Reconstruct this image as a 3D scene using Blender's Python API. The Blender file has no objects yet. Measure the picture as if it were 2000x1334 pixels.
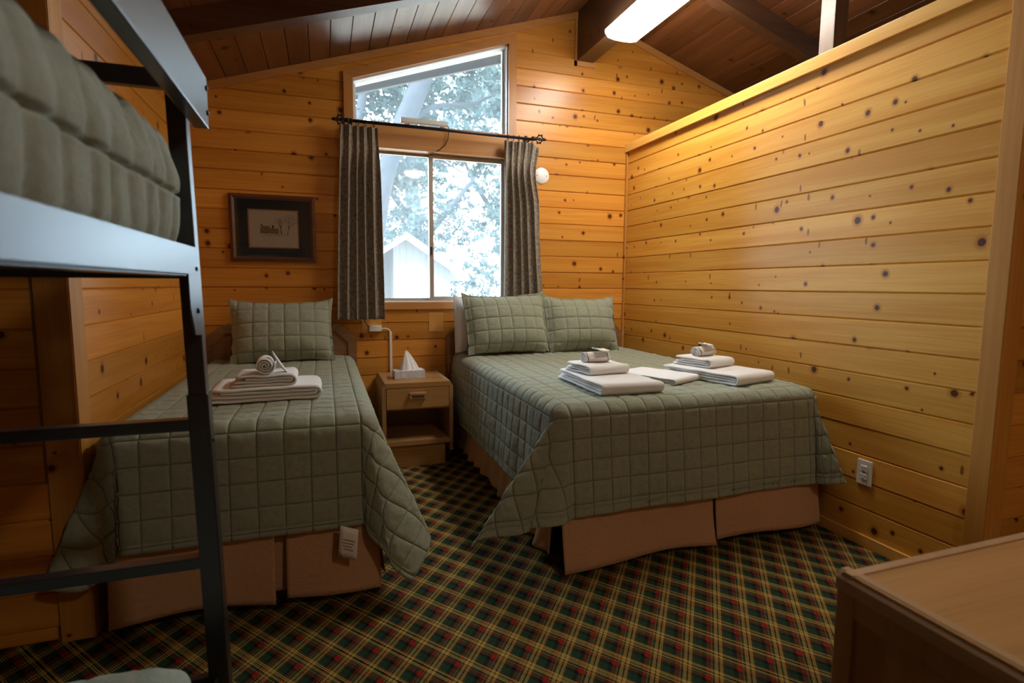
import bpy, bmesh, math, random
import numpy as np
from mathutils import Vector, Matrix, noise as mnoise

rnd = random.Random(7)
nrs = np.random.RandomState(11)
scene = bpy.context.scene
COL = scene.collection

# ------------------------------------------------------------------ camera, world, sun, exposure
def make_camera():
    f_px = 1063.86
    p, psi, r = (math.radians(a) for a in (5.8818, 18.922, 0.3363))
    fh = Vector((math.sin(psi), math.cos(psi), 0)); R = Vector((math.cos(psi), -math.sin(psi), 0))
    F = fh * math.cos(p) + Vector((0, 0, -math.sin(p))); U = R.cross(F)
    R2 = R * math.cos(r) + U * math.sin(r); U2 = U * math.cos(r) - R * math.sin(r)
    cd = bpy.data.cameras.new('camera'); cam = bpy.data.objects.new('camera', cd); COL.objects.link(cam)
    m = Matrix((R2, U2, -F)).transposed().to_4x4(); m.translation = Vector((0, 0, 1.265))
    cam.matrix_world = m
    cd.sensor_width = 36; cd.lens = 36 * f_px / 2000; cd.clip_start = 0.02; cd.clip_end = 200
    cd.dof.use_dof = True; cd.dof.focus_distance = 3.0; cd.dof.aperture_fstop = 3.2
    scene.camera = cam
make_camera()

SKY_STRENGTH = 13.0
SUN_STRENGTH = 8.0
TUBE_STRENGTH = 25.0
FILL_STRENGTH = 72.0
world = bpy.data.worlds.new('world'); scene.world = world; world.use_nodes = True
wn = world.node_tree.nodes; wl = world.node_tree.links
bg = wn['Background']; bg.inputs['Strength'].default_value = SKY_STRENGTH
bg.inputs['Color'].default_value = (0.62, 0.83, 1.0, 1)
sd = bpy.data.lights.new('sun', 'SUN'); sd.energy = SUN_STRENGTH; sd.angle = 0.01; sd.color = (1, 0.95, 0.86)
sun = bpy.data.objects.new('sun', sd); COL.objects.link(sun)
sun.rotation_euler = (math.radians(38), 0, math.radians(-35))       # high, from behind the cabin: trees and shed are front lit
vs = scene.view_settings
vs.view_transform = 'Standard'; vs.look = 'None'; vs.gamma = 1.0; vs.use_curve_mapping = False
vs.exposure = 0.75

# ------------------------------------------------------------------ object helpers
def link(o, parent=None):
    COL.objects.link(o)
    if parent is not None: o.parent = parent
    return o
def mesh_obj(name, verts, faces, mat=None, parent=None, loc=None, rot=None, smooth=False):
    me = bpy.data.meshes.new(name); me.from_pydata([tuple(v) for v in verts], [], [tuple(f) for f in faces])
    me.update()
    if mat is not None: me.materials.append(mat)
    if smooth: me.polygons.foreach_set('use_smooth', [True] * len(me.polygons))
    o = bpy.data.objects.new(name, me)
    if loc is not None: o.location = loc
    if rot is not None: o.rotation_euler = rot
    return link(o, parent)
def tag(o, label, cat, group=None):
    o['label'] = label; o['category'] = cat
    if group: o['group'] = group
    return o
def struct(o, label=None):
    o['kind'] = 'structure'
    if label: o['label'] = label
    return o
def thing(name, label, cat, loc=(0, 0, 0), rotz=0.0, group=None):
    o = bpy.data.objects.new(name, None); COL.objects.link(o); o.empty_display_size = 0.1
    o.location = loc; o.rotation_euler = (0, 0, rotz)
    return tag(o, label, cat, group)

class MB:
    """collects shapes, builds ONE mesh object"""
    def __init__(s): s.v = []; s.f = []; s.sm = []
    def add(s, verts, faces, smooth=False):
        n = len(s.v); s.v += [tuple(map(float, v)) for v in verts]; s.f += [tuple(i + n for i in f) for f in faces]; s.sm += [smooth] * len(faces)
        return s
    def box(s, x0, x1, y0, y1, z0, z1, b=0.0):
        if x0 > x1: x0, x1 = x1, x0
        if y0 > y1: y0, y1 = y1, y0
        if z0 > z1: z0, z1 = z1, z0
        if b <= 0:
            v = [(x, y, z) for z in (z0, z1) for y in (y0, y1) for x in (x0, x1)]
            return s.add(v, [(0, 2, 3, 1), (4, 5, 7, 6), (0, 1, 5, 4), (2, 6, 7, 3), (0, 4, 6, 2), (1, 3, 7, 5)])
        bm = bmesh.new(); bmesh.ops.create_cube(bm, size=1)
        for v in bm.verts: v.co = ((x0 + x1) / 2 + v.co.x * (x1 - x0), (y0 + y1) / 2 + v.co.y * (y1 - y0), (z0 + z1) / 2 + v.co.z * (z1 - z0))
        bmesh.ops.bevel(bm, geom=bm.edges[:], offset=min(b, .49 * min(x1 - x0, y1 - y0, z1 - z0)), segments=2, profile=.7, affect='EDGES')
        bm.verts.index_update(); s.add([v.co[:] for v in bm.verts], [[v.index for v in f.verts] for f in bm.faces]); bm.free(); return s
    def prism(s, poly, axis, a, b):
        """poly: 2D list; axis 'x','y','z' is the extrusion axis from a to b; poly order gives the other two axes in xyz order"""
        n = len(poly)
        def P(p, t): return {'x': (t, p[0], p[1]), 'y': (p[0], t, p[1]), 'z': (p[0], p[1], t)}[axis]
        v = [P(p, a) for p in poly] + [P(p, b) for p in poly]
        f = [tuple(range(n))[::-1], tuple(range(n, 2 * n))] + [(i, (i + 1) % n, n + (i + 1) % n, n + i) for i in range(n)]
        return s.add(v, f)
    def tube(s, path, rad, seg=10, cap=True, smooth=True):
        path = [Vector(p) for p in path]; n = len(path)
        rads = rad if isinstance(rad, (list, tuple)) else [rad] * n
        vs_, fs = [], []; prev = None
        for i, p in enumerate(path):
            t = (path[min(i + 1, n - 1)] - path[max(i - 1, 0)])
            t = t.normalized() if t.length > 1e-9 else Vector((0, 0, 1))
            if prev is None:
                a = Vector((0, 0, 1)) if abs(t.z) < .9 else Vector((1, 0, 0)); u = t.cross(a).normalized()
            else: u = (prev - t * prev.dot(t)).normalized()
            prev = u; w = t.cross(u)
            for k in range(seg):
                an = 2 * math.pi * k / seg; vs_.append(p + (u * math.cos(an) + w * math.sin(an)) * rads[i])
        for i in range(n - 1):
            for k in range(seg):
                fs.append((i * seg + k, i * seg + (k + 1) % seg, (i + 1) * seg + (k + 1) % seg, (i + 1) * seg + k))
        if cap: fs += [tuple(range(seg))[::-1], tuple((n - 1) * seg + k for k in range(seg))]
        return s.add(vs_, fs, smooth)
    def lathe(s, prof, c, axis='z', seg=24):
        """prof: (radius, height) list along axis from point c"""
        vs_, fs = [], []
        for r, h in prof:
            for k in range(seg):
                a = 2 * math.pi * k / seg; x, y = r * math.cos(a), r * math.sin(a)
                vs_.append({'z': (c[0] + x, c[1] + y, c[2] + h), 'y': (c[0] + x, c[1] + h, c[2] - y), 'x': (c[0] + h, c[1] + x, c[2] + y)}[axis])
        n = len(prof)
        for i in range(n - 1):
            for k in range(seg): fs.append((i * seg + k, i * seg + (k + 1) % seg, (i + 1) * seg + (k + 1) % seg, (i + 1) * seg + k))
        fs += [tuple(range(seg))[::-1], tuple((n - 1) * seg + k for k in range(seg))]
        return s.add(vs_, fs, True)
    def grid(s, P, close=False):
        ny, nx = P.shape[:2]; v = P.reshape(-1, 3)
        f = [(j * nx + i, j * nx + i + 1, (j + 1) * nx + i + 1, (j + 1) * nx + i) for j in range(ny - 1) for i in range(nx - 1)]
        if close: f += [(j * nx + nx - 1, j * nx, (j + 1) * nx, (j + 1) * nx + nx - 1) for j in range(ny - 1)]
        return s.add(v, f, True)
    def build(s, name, mat, parent=None, loc=None, rot=None):
        o = mesh_obj(name, s.v, s.f, mat, parent, loc, rot)
        o.data.polygons.foreach_set('use_smooth', s.sm)
        bm = bmesh.new(); bm.from_mesh(o.data); bmesh.ops.recalc_face_normals(bm, faces=bm.faces[:]); bm.to_mesh(o.data); bm.free()
        return o

# ------------------------------------------------------------------ material helpers
class NT:
    def __init__(s, name):
        s.m = bpy.data.materials.new(name); s.m.use_nodes = True; s.t = s.m.node_tree; s.n = s.t.nodes; s.l = s.t.links
        s.b = s.n['Principled BSDF']
    def node(s, typ, **kw):
        nd = s.n.new(typ)
        for k, v in kw.items(): setattr(nd, k, v)
        return nd
    def put(s, sock, v):
        if isinstance(v, bpy.types.NodeSocket): s.l.new(v, sock)
        elif v is not None:
            if hasattr(sock.default_value, '__len__') and not hasattr(v, '__len__'): v = (v,) * len(sock.default_value)
            if hasattr(v, '__len__') and len(sock.default_value) == 4 and len(v) == 3: v = tuple(v) + (1,)
            sock.default_value = v
    def math(s, op, a, b=None, c=None, clamp=False):
        nd = s.node('ShaderNodeMath', operation=op, use_clamp=clamp)
        for i, x in enumerate((a, b, c)):
            if x is not None: s.put(nd.inputs[i], x)
        return nd.outputs[0]
    def mix(s, fac, a, b, blend='MIX'):
        nd = s.node('ShaderNodeMix', data_type='RGBA', blend_type=blend)
        s.put(nd.inputs[0], fac); s.put(nd.inputs[6], a); s.put(nd.inputs[7], b); return nd.outputs[2]
    def smooth(s, x, lo, hi):
        nd = s.node('ShaderNodeMapRange', interpolation_type='SMOOTHSTEP'); s.put(nd.inputs[0], x)
        s.put(nd.inputs[1], lo); s.put(nd.inputs[2], hi); nd.inputs[3].default_value = 0; nd.inputs[4].default_value = 1; return nd.outputs[0]
    def comb(s, x, y, z):
        nd = s.node('ShaderNodeCombineXYZ')
        for i, v in enumerate((x, y, z)): s.put(nd.inputs[i], v)
        return nd.outputs[0]
    def sep(s, v):
        nd = s.node('ShaderNodeSeparateXYZ'); s.put(nd.inputs[0], v); return nd.outputs
    def noise(s, vec, scale, detail=3, rough=.5, dist=0.0):
        nd = s.node('ShaderNodeTexNoise'); s.put(nd.inputs['Vector'], vec); nd.inputs['Scale'].default_value = scale
        nd.inputs['Detail'].default_value = detail; nd.inputs['Roughness'].default_value = rough; nd.inputs['Distortion'].default_value = dist; return nd.outputs[0]
    def ramp(s, x, stops, interp='LINEAR'):
        nd = s.node('ShaderNodeValToRGB'); nd.color_ramp.interpolation = interp; el = nd.color_ramp.elements
        while len(el) < len(stops): el.new(0.5)
        for e, (p, c) in zip(el, stops): e.position = p; e.color = tuple(c) + (1,) if len(c) == 3 else c
        s.put(nd.inputs[0], x); return nd.outputs[0]
    def obj(s): return s.node('ShaderNodeTexCoord').outputs['Object']
    def uv(s): return s.node('ShaderNodeTexCoord').outputs['UV']
    def rand(s): return s.node('ShaderNodeObjectInfo').outputs['Random']
    def bump(s, h, strength=.3, dist=.01):
        nd = s.node('ShaderNodeBump'); nd.inputs['Strength'].default_value = strength; nd.inputs['Distance'].default_value = dist
        s.put(nd.inputs['Height'], h); s.l.new(nd.outputs[0], s.b.inputs['Normal']); return nd
    def done(s, col=None, rough=None, spec=None, metal=None, coat=None, sheen=None):
        if col is not None: s.put(s.b.inputs['Base Color'], col)
        if rough is not None: s.put(s.b.inputs['Roughness'], rough)
        if spec is not None: s.b.inputs['Specular IOR Level'].default_value = spec
        if metal is not None: s.b.inputs['Metallic'].default_value = metal
        if coat is not None: s.b.inputs['Coat Weight'].default_value = coat; s.b.inputs['Coat Roughness'].default_value = .26
        if sheen is not None: s.b.inputs['Sheen Weight'].default_value = sheen
        return s.m

def wood(name, light, dark, knot=None, knot_density=.62, long='x', cross='z', scale=1.0, rough=.35, coat=.15, var=.38, hue=.0):
    """grain along local axis `long`; optional knots"""
    t = NT(name); x, y, z = t.sep(t.obj()); ax = {'x': x, 'y': y, 'z': z}
    r = t.rand()
    u = t.math('ADD', ax[long], t.math('MULTIPLY', r, 41.0)); w = t.math('ADD', ax[cross], t.math('MULTIPLY', r, 17.3))
    third = ax[[k for k in 'xyz' if k not in (long, cross)][0]]
    kn = None
    if knot:
        wob = t.noise(t.comb(u, w, 0.0), 9, 2)
        vx = t.node('ShaderNodeTexVoronoi', feature='F1', voronoi_dimensions='2D'); vx.inputs['Scale'].default_value = 7.2
        off = t.math('MULTIPLY', t.math('SUBTRACT', wob, .5), .012)
        t.put(vx.inputs['Vector'], t.comb(t.math('ADD', u, off), t.math('ADD', t.math('MULTIPLY', w, .93), off), 0.0))
        cr, cg, cb = t.sep(vx.outputs['Color'])
        rad = t.math('MULTIPLY_ADD', t.math('POWER', cr, 1.8), .095, .034)
        pres = t.math('GREATER_THAN', cg, knot_density)
        d = vx.outputs['Distance']
        ratio = t.math('DIVIDE', d, rad)
        kn = t.math('MULTIPLY', t.math('SUBTRACT', 1.0, t.smooth(ratio, .72, 1.05)), pres)
        core = t.math('MULTIPLY', t.math('SUBTRACT', 1.0, t.smooth(ratio, .2, .8)), pres)
        halo = t.math('MULTIPLY', t.math('SUBTRACT', 1.0, t.smooth(ratio, .8, 2.3)), pres)
        vs2 = t.node('ShaderNodeTexVoronoi', feature='F1', voronoi_dimensions='2D'); vs2.inputs['Scale'].default_value = 1.0
        t.put(vs2.inputs['Vector'], t.comb(t.math('ADD', t.math('MULTIPLY', u, 3.4), t.math('MULTIPLY', t.math('SUBTRACT', wob, .5), .10)), t.math('MULTIPLY', w, 9.0), 0.0))
        sr, sg_, sb = t.sep(vs2.outputs['Color'])
        # thin spike knots lying across the grain
        dl = t.node('ShaderNodeVectorMath', operation='SUBTRACT'); t.put(dl.inputs[0], t.comb(t.math('ADD', t.math('MULTIPLY', u, 3.4), t.math('MULTIPLY', t.math('SUBTRACT', wob, .5), .10)), t.math('MULTIPLY', w, 9.0), 0.0)); t.put(dl.inputs[1], vs2.outputs['Position'])
        ex, ey, ez = t.sep(dl.outputs[0])
        el = t.math('ADD', t.math('POWER', t.math('DIVIDE', t.math('ABSOLUTE', ex), .026), 2.0), t.math('POWER', t.math('DIVIDE', t.math('ABSOLUTE', ey), .20), 2.0))
        spike = t.math('MULTIPLY', t.math('SUBTRACT', 1.0, t.smooth(el, .4, 1.2)), t.math('GREATER_THAN', sg_, .86 if knot_density < .7 else 1.1))
        w2 = t.math('ADD', w, t.math('MULTIPLY', halo, .012))
    else: w2 = w
    broad = t.noise(t.comb(t.math('MULTIPLY', u, .55 * scale), t.math('MULTIPLY', w2, 9 * scale), t.math('MULTIPLY', third, 6)), 1.0, 3, .55, .8)
    fine = t.noise(t.comb(t.math('MULTIPLY', u, 2.2 * scale), t.math('MULTIPLY', w2, 95 * scale), t.math('MULTIPLY', third, 60)), 1.0, 3, .6, .4)
    g = t.math('ADD', t.math('MULTIPLY', broad, .62), t.math('MULTIPLY', fine, .38))
    col = t.mix(t.smooth(g, .33, .68), dark, light)
    v = t.math('MULTIPLY_ADD', r, var, 1 - var / 2)
    col = t.mix(1.0, col, t.comb(v, t.math('MULTIPLY', v, 1.0), t.math('POWER', v, 1.4)), 'MULTIPLY')
    if knot:
        col = t.mix(t.math('MULTIPLY', halo, .75), col, tuple(a * b for a, b in zip(dark, (.62, .44, .35))))
        col = t.mix(t.math('MULTIPLY', spike, .85), col, tuple(a * b for a, b in zip(dark, (.32, .2, .15))))
        col = t.mix(kn, col, knot); col = t.mix(t.math('MULTIPLY', core, .55), col, (knot[0] * 2.6, knot[1] * 2.3, knot[2] * 2))
    t.bump(fine, .08, .002)
    return t.done(col, rough, .35, coat=coat)

def plain(name, col, rough=.5, metal=0.0, spec=.5, noise_amt=.06, nscale=30, coat=None, bump=0.0, sheen=None):
    t = NT(name); n = t.noise(t.obj(), nscale, 3)
    c = t.mix(n, tuple(min(1, x * (1 - noise_amt)) for x in col), tuple(min(1, x * (1 + noise_amt)) for x in col))
    if bump: t.bump(n, bump, .004)
    return t.done(c, rough, spec, metal, coat, sheen)

M = {}
PL, PD, PK = (0.67, 0.305, 0.052), (0.52, 0.195, 0.022), (0.050, 0.013, 0.004)
M['pine'] = wood('pine_board', PL, PD, PK, .50, 'x', 'z')
M['pine_pale'] = wood('pine_board_pale', (0.75, 0.405, 0.078), (0.61, 0.265, 0.030), PK, .46, 'x', 'z', var=.26, rough=.40, coat=.0)
M['trim_v'] = wood('pine_trim_upright', (0.58, 0.275, 0.052), (0.46, 0.185, 0.026), PK, .90, 'z', 'x', rough=.6, coat=.0)
M['trim_h'] = wood('pine_trim_level', (0.66, 0.34, 0.085), (0.54, 0.24, 0.045), PK, .93, 'x', 'z')
M['trim_y'] = wood('pine_trim_long', (0.70, 0.40, 0.095), (0.58, 0.28, 0.045), PK, .93, 'y', 'z')
M['casing'] = wood('window_casing_wood', (0.56, 0.265, 0.085), (0.46, 0.195, 0.05), None, 1, 'x', 'z', var=.1)
M['casing_v'] = wood('window_casing_wood_upright', (0.56, 0.265, 0.085), (0.46, 0.195, 0.05), None, 1, 'z', 'x', var=.1)
M['ceiling'] = wood('stained_ceiling_plank', (0.20, 0.082, 0.030), (0.115, 0.042, 0.015), (0.02, .008, .004), .74, 'y', 'x', rough=.40, coat=.12, var=.5)
M['beam_y'] = wood('stained_beam_long', (0.105, 0.055, 0.030), (0.060, 0.028, 0.015), (0.02, .008, .005), .85, 'y', 'z', rough=.4, coat=.2, var=.1)
M['beam_x'] = wood('stained_beam_cross', (0.12, 0.056, 0.026), (0.070, 0.030, 0.014), (0.02, .008, .005), .85, 'x', 'z', rough=.4, coat=.2, var=.1)
M['beam_z'] = wood('stained_post', (0.20, 0.12, 0.07), (0.11, 0.06, 0.032), (0.02, .008, .005), .85, 'z', 'x', rough=.4, coat=.2, var=.1)
M['groove'] = plain('wall_backing', (0.22, 0.10, 0.025), .7)
M['oak'] = wood('oak_veneer', (0.47, 0.255, 0.092), (0.35, 0.172, 0.054), None, 1, 'x', 'y', scale=.9, rough=.38, coat=.15, var=.08)
M['oak_front'] = wood('oak_veneer_front', (0.47, 0.25, 0.085), (0.34, 0.162, 0.048), None, 1, 'x', 'z', scale=.9, rough=.4, coat=.12, var=.08)
M['oak_v'] = wood('oak_solid_upright', (0.44, 0.235, 0.095), (0.32, 0.155, 0.055), None, 1, 'z', 'x', rough=.4, coat=.12, var=.08)
M['oak_side'] = wood('oak_side_panel', (0.38, 0.20, 0.082), (0.28, 0.14, 0.052), None, 1, 'z', 'y', rough=.42, coat=.1, var=.08)
M['oak_edge'] = wood('oak_edge_band', (0.48, 0.31, 0.17), (0.38, 0.225, 0.11), None, 1, 'y', 'z', rough=.45, coat=.1, var=.1)
M['headboard'] = wood('headboard_wood', (0.30, 0.150, 0.065), (0.21, 0.098, 0.040), None, 1, 'x', 'z', rough=.4, coat=.15, var=.1)
M['black_metal'] = plain('black_painted_metal', (0.012, 0.013, 0.016), .33, 0.0, .6, .1, 60, coat=.35)
M['iron'] = plain('dark_iron', (0.022, 0.022, 0.024), .45, .6, .5, .2, 80)
M['bolt'] = plain('steel_bolt', (0.06, 0.06, 0.065), .35, .9)
M['white'] = plain('white_plastic', (0.80, 0.80, 0.78), .35, 0, .5, .02)
M['white_paint'] = plain('white_steel_housing', (0.75, 0.76, 0.76), .4)
M['slot'] = plain('dark_slot', (0.03, 0.03, 0.03), .6)
M['alu'] = plain('tan_aluminium', (0.42, 0.36, 0.29), .38, .35, .5, .05)
M['vinyl'] = plain('pale_reveal_paint', (0.72, 0.73, 0.72), .5)
M['paper'] = plain('cream_paper', (0.80, 0.76, 0.70), .8, 0, .2, .03)
M['navy'] = plain('navy_mat_board', (0.050, 0.068, 0.10), .8, 0, .3, .05)
M['pink'] = plain('pink_mat_edge', (0.62, 0.33, 0.25), .8)
M['ink'] = plain('brown_ink', (0.13, 0.085, 0.05), .9, 0, .1, .3, 200)
M['ink_pale'] = plain('pale_wash', (0.40, 0.32, 0.24), .9, 0, .1, .3, 200)
M['frame'] = wood('picture_frame_wood', (0.16, 0.060, 0.028), (0.095, 0.033, 0.015), None, 1, 'x', 'z', rough=.35, coat=.2, var=.1)
M['cord_black'] = plain('black_cord', (0.015, 0.015, 0.016), .5)

def fabric(name, col, weave=900, amt=.10, rough=.92, sheen=.15, wrinkle=0.0, stitch=0.0):
    t = NT(name); uv = t.uv(); u, v, _ = t.sep(uv)
    a = t.math('SINE', t.math('MULTIPLY', u, weave)); b = t.math('SINE', t.math('MULTIPLY', v, weave))
    wv = t.math('MULTIPLY', a, b)
    n = t.noise(uv, 55, 4, .6); sl = t.noise(t.comb(t.math('MULTIPLY', u, 30), t.math('MULTIPLY', v, 400), 0.0), 1.0, 3)
    s2 = t.math('ADD', t.math('MULTIPLY', n, .6), t.math('MULTIPLY', sl, .4))
    c = t.mix(t.smooth(s2, .3, .7), tuple(x * (1 - amt) for x in col), tuple(min(1, x * (1 + amt)) for x in col))
    big = t.noise(uv, 26 if stitch else 7, 4, .6, 1.6)
    h = t.math('ADD', t.math('MULTIPLY', wv, .12), t.math('ADD', t.math('MULTIPLY', n, .5), t.math('MULTIPLY', big, wrinkle)))
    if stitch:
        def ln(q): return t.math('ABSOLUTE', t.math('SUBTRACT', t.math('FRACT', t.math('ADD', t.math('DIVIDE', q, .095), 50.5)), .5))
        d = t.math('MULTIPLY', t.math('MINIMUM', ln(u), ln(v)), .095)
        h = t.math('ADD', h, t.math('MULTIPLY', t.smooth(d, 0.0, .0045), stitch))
        c = t.mix(t.math('SUBTRACT', 1.0, t.smooth(d, .0006, .0022)), c, tuple(x * .68 for x in col))  # stitch lines darkened in the colour to stand for crease shade
    t.bump(h, .6 if stitch else .45, .009 if stitch else .012)
    return t.done(c, rough, .25, sheen=sheen)
GREEN = (0.315, 0.338, 0.250)
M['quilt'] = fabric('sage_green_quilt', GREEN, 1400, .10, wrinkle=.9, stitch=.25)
M['quilt_bunk'] = fabric('sage_green_bunk_quilt', (0.33, 0.405, 0.36), 1400, .12, wrinkle=1.0)
M['skirt'] = fabric('tan_bed_skirt', (0.57, 0.325, 0.175), 1600, .05, sheen=.1, wrinkle=2.2)
M['sheet'] = fabric('white_cotton', (0.78, 0.79, 0.82), 1600, .03, wrinkle=.5)
M['mattress'] = fabric('mattress_ticking', (0.70, 0.69, 0.66), 900, .04)

def towel_mat():
    t = NT('white_terry'); n = t.noise(t.obj(), 420, 3, .7); c = t.mix(n, (0.86, 0.845, 0.825), (0.93, 0.92, 0.905))
    t.bump(n, .7, .004); return t.done(c, .95, .1, sheen=.4)
M['towel'] = towel_mat()
def curtain_mat():
    t = NT('mottled_brown_curtain'); uv = t.uv(); n = t.noise(uv, 38, 5, .7); n2 = t.noise(uv, 160, 3, .6)
    c = t.mix(t.smooth(t.math('ADD', t.math('MULTIPLY', n, .65), t.math('MULTIPLY', n2, .35)), .40, .62), (0.15, 0.125, 0.10), (0.36, 0.305, 0.24))
    t.bump(n2, .25, .003); return t.done(c, .9, .2, sheen=.25)
M['curtain'] = curtain_mat()
def carpet_mat():
    t = NT('plaid_carpet'); x, y, z = t.sep(t.obj())
    a, b = 0.1265, 0.1590
    xa = t.math('DIVIDE', t.math('SUBTRACT', x, .808), a); yb = t.math('DIVIDE', t.math('SUBTRACT', y, 1.669), b)
    u = t.math('FRACT', t.math('ADD', t.math('ADD', xa, yb), 100.0)); v = t.math('FRACT', t.math('ADD', t.math('SUBTRACT', xa, yb), 100.0))
    Y, K, G, D, B = (0.42, 0.275, 0.070), (0.008, 0.010, 0.008), (0.020, 0.046, 0.026), (0.055, 0.06, 0.022), (0.15, 0.028, 0.014)
    st = [(0, K), (.022, Y), (.135, K), (.155, D), (.20, G), (.46, K), (.60, B), (.755, (0.27, .18, .055)), (.79, G), (.862, Y), (.978, K)]
    A1 = t.ramp(u, st, 'CONSTANT'); A2 = t.ramp(v, st, 'CONSTANT')
    tw = t.math('GREATER_THAN', t.math('SINE', t.math('MULTIPLY', t.math('ADD', x, t.math('MULTIPLY', y, .8)), 2 * math.pi / .0085)), 0.0)
    col = t.mix(tw, A1, A2)
    def band(s): return t.math('MULTIPLY', t.math('GREATER_THAN', s, .565), t.math('LESS_THAN', s, .775))
    par = t.smooth(t.math('COSINE', t.math('MULTIPLY', t.math('ADD', xa, .316), 2 * math.pi)), -.2, .5)
    red = t.math('MULTIPLY', t.math('MULTIPLY', band(u), band(v)), par)
    col = t.mix(red, col, (0.27, 0.017, 0.013))
    n = t.noise(t.obj(), 260, 2); n2 = t.noise(t.obj(), 3.0, 3)
    col = t.mix(1.0, col, t.ramp(n, [(.3, (.72, .72, .72)), (.7, (1.15, 1.15, 1.15))]), 'MULTIPLY')
    t.bump(n, .6, .005)
    return t.done(col, .97, .08)
M['carpet'] = carpet_mat()
def glass_mat(name, amt=.06, tint=(1, 1, 1)):
    t = NT(name); t.n.remove(t.b)
    tr = t.node('ShaderNodeBsdfTransparent'); tr.inputs[0].default_value = (*tint, 1)
    gl = t.node('ShaderNodeBsdfGlossy'); gl.inputs['Roughness'].default_value = .03
    fr = t.node('ShaderNodeFresnel'); fr.inputs[0].default_value = 1.45
    dv = t.node('ShaderNodeBsdfTranslucent'); dv.inputs[0].default_value = (.85, .9, .95, 1)
    m1 = t.node('ShaderNodeMixShader'); t.l.new(fr.outputs[0], m1.inputs[0]); t.l.new(tr.outputs[0], m1.inputs[1]); t.l.new(gl.outputs[0], m1.inputs[2])
    m2 = t.node('ShaderNodeMixShader'); m2.inputs[0].default_value = amt; t.l.new(m1.outputs[0], m2.inputs[1]); t.l.new(dv.outputs[0], m2.inputs[2])
    t.l.new(m2.outputs[0], t.n['Material Output'].inputs[0]); return t.m
M['glass'] = glass_mat('dusty_window_glass', .03)
M['picture_glass'] = glass_mat('picture_glass', 0.0)
def emit_mat(name, col, strength):
    t = NT(name); t.b.inputs['Emission Color'].default_value = (*col, 1); t.b.inputs['Emission Strength'].default_value = strength
    return t.done((.8, .8, .8), .4)
M['diffuser'] = emit_mat('glowing_diffuser', (1.0, 0.955, 0.86), TUBE_STRENGTH)
M['fill'] = emit_mat('fill_glow', (1.0, 0.90, 0.74), FILL_STRENGTH)
M['bark'] = plain('oak_bark', (0.026, 0.029, 0.033), .95, 0, .1, .35, 9, bump=.8)
def leaf_mat(name, c1, c2):
    t = NT(name); col = t.mix(t.noise(t.obj(), 1.4, 2), c1, c2)
    t.b.inputs['Transmission Weight'].default_value = 0
    t.done(col, .5, .3); t.b.inputs['Subsurface Weight'].default_value = 0
    tl = t.node('ShaderNodeBsdfTranslucent'); t.put(tl.inputs[0], col)
    mx = t.node('ShaderNodeMixShader'); mx.inputs[0].default_value = .45
    t.l.new(t.b.outputs[0], mx.inputs[1]); t.l.new(tl.outputs[0], mx.inputs[2]); t.l.new(mx.outputs[0], t.n['Material Output'].inputs[0]); return t.m
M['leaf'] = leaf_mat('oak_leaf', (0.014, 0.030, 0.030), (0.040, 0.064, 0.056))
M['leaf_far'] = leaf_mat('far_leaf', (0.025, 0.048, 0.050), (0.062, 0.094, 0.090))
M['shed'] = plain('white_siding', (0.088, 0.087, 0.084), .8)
M['shed_roof'] = plain('pale_roof', (0.30, 0.31, 0.32), .8)
M['barge'] = plain('grey_barge_board', (0.020, 0.022, 0.024), .8)
M['dirt'] = plain('dry_ground', (0.50, 0.44, 0.36), .95, 0, .1, .25, 2)
M['car'] = plain('pale_blue_car_paint', (0.30, 0.42, 0.52), .25, .1, .5, .02)
M['car_glass'] = plain('car_glass', (0.04, 0.06, 0.07), .1)
M['tyre'] = plain('tyre_rubber', (0.03, 0.03, 0.03), .8)
M['tissue'] = plain('tissue_paper', (0.85, 0.85, 0.86), .9, 0, .2, .02)
def tissue_box_mat():
    t = NT('tissue_box_print'); n = t.noise(t.obj(), 26, 2, .5, 3.5)
    return t.done(t.mix(t.smooth(n, .5, .56), (0.55, 0.57, 0.63), (0.74, 0.76, 0.78)), .5)
M['tissue_box'] = tissue_box_mat()
M['amber'] = plain('amber_seal', (0.55, 0.33, 0.06), .4)

# ------------------------------------------------------------------ room dimensions
XR, YB, XL, YC = 2.475, 4.215, -0.828, 2.235         # partition face, window wall, niche wall, niche corner
XE, YREAR = 5.2, -2.2                                # outer right wall, rear wall
RX, RZ, SL = 2.057, 3.476, 0.32                      # ridge
P0, PITCH = 0.0487, 0.1324
def roof(x): return RZ - SL * abs(x - RX)

# ------------------------------------------------------------------ boards
def clip(poly, a, b, c):
    """keep a*x+b*z<=c"""
    out = []
    for i in range(len(poly)):
        p, q = poly[i], poly[(i + 1) % len(poly)]; dp = a * p[0] + b * p[1] - c; dq = a * q[0] + b * q[1] - c
        if dp <= 0: out.append(p)
        if (dp < 0 < dq) or (dq < 0 < dp):
            s = dp / (dp - dq); out.append((p[0] + (q[0] - p[0]) * s, p[1] + (q[1] - p[1]) * s))
    cl = []
    for p in out:
        if not cl or math.hypot(p[0] - cl[-1][0], p[1] - cl[-1][1]) > 1e-5: cl.append(p)
    if len(cl) > 1 and math.hypot(cl[0][0] - cl[-1][0], cl[0][1] - cl[-1][1]) < 1e-5: cl.pop()
    return cl
def area(p): return abs(sum(p[i][0] * p[(i + 1) % len(p)][1] - p[(i + 1) % len(p)][0] * p[i][1] for i in range(len(p)))) / 2
GT, GB, GD, BT = .0036, .0072, .0075, .020
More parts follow.
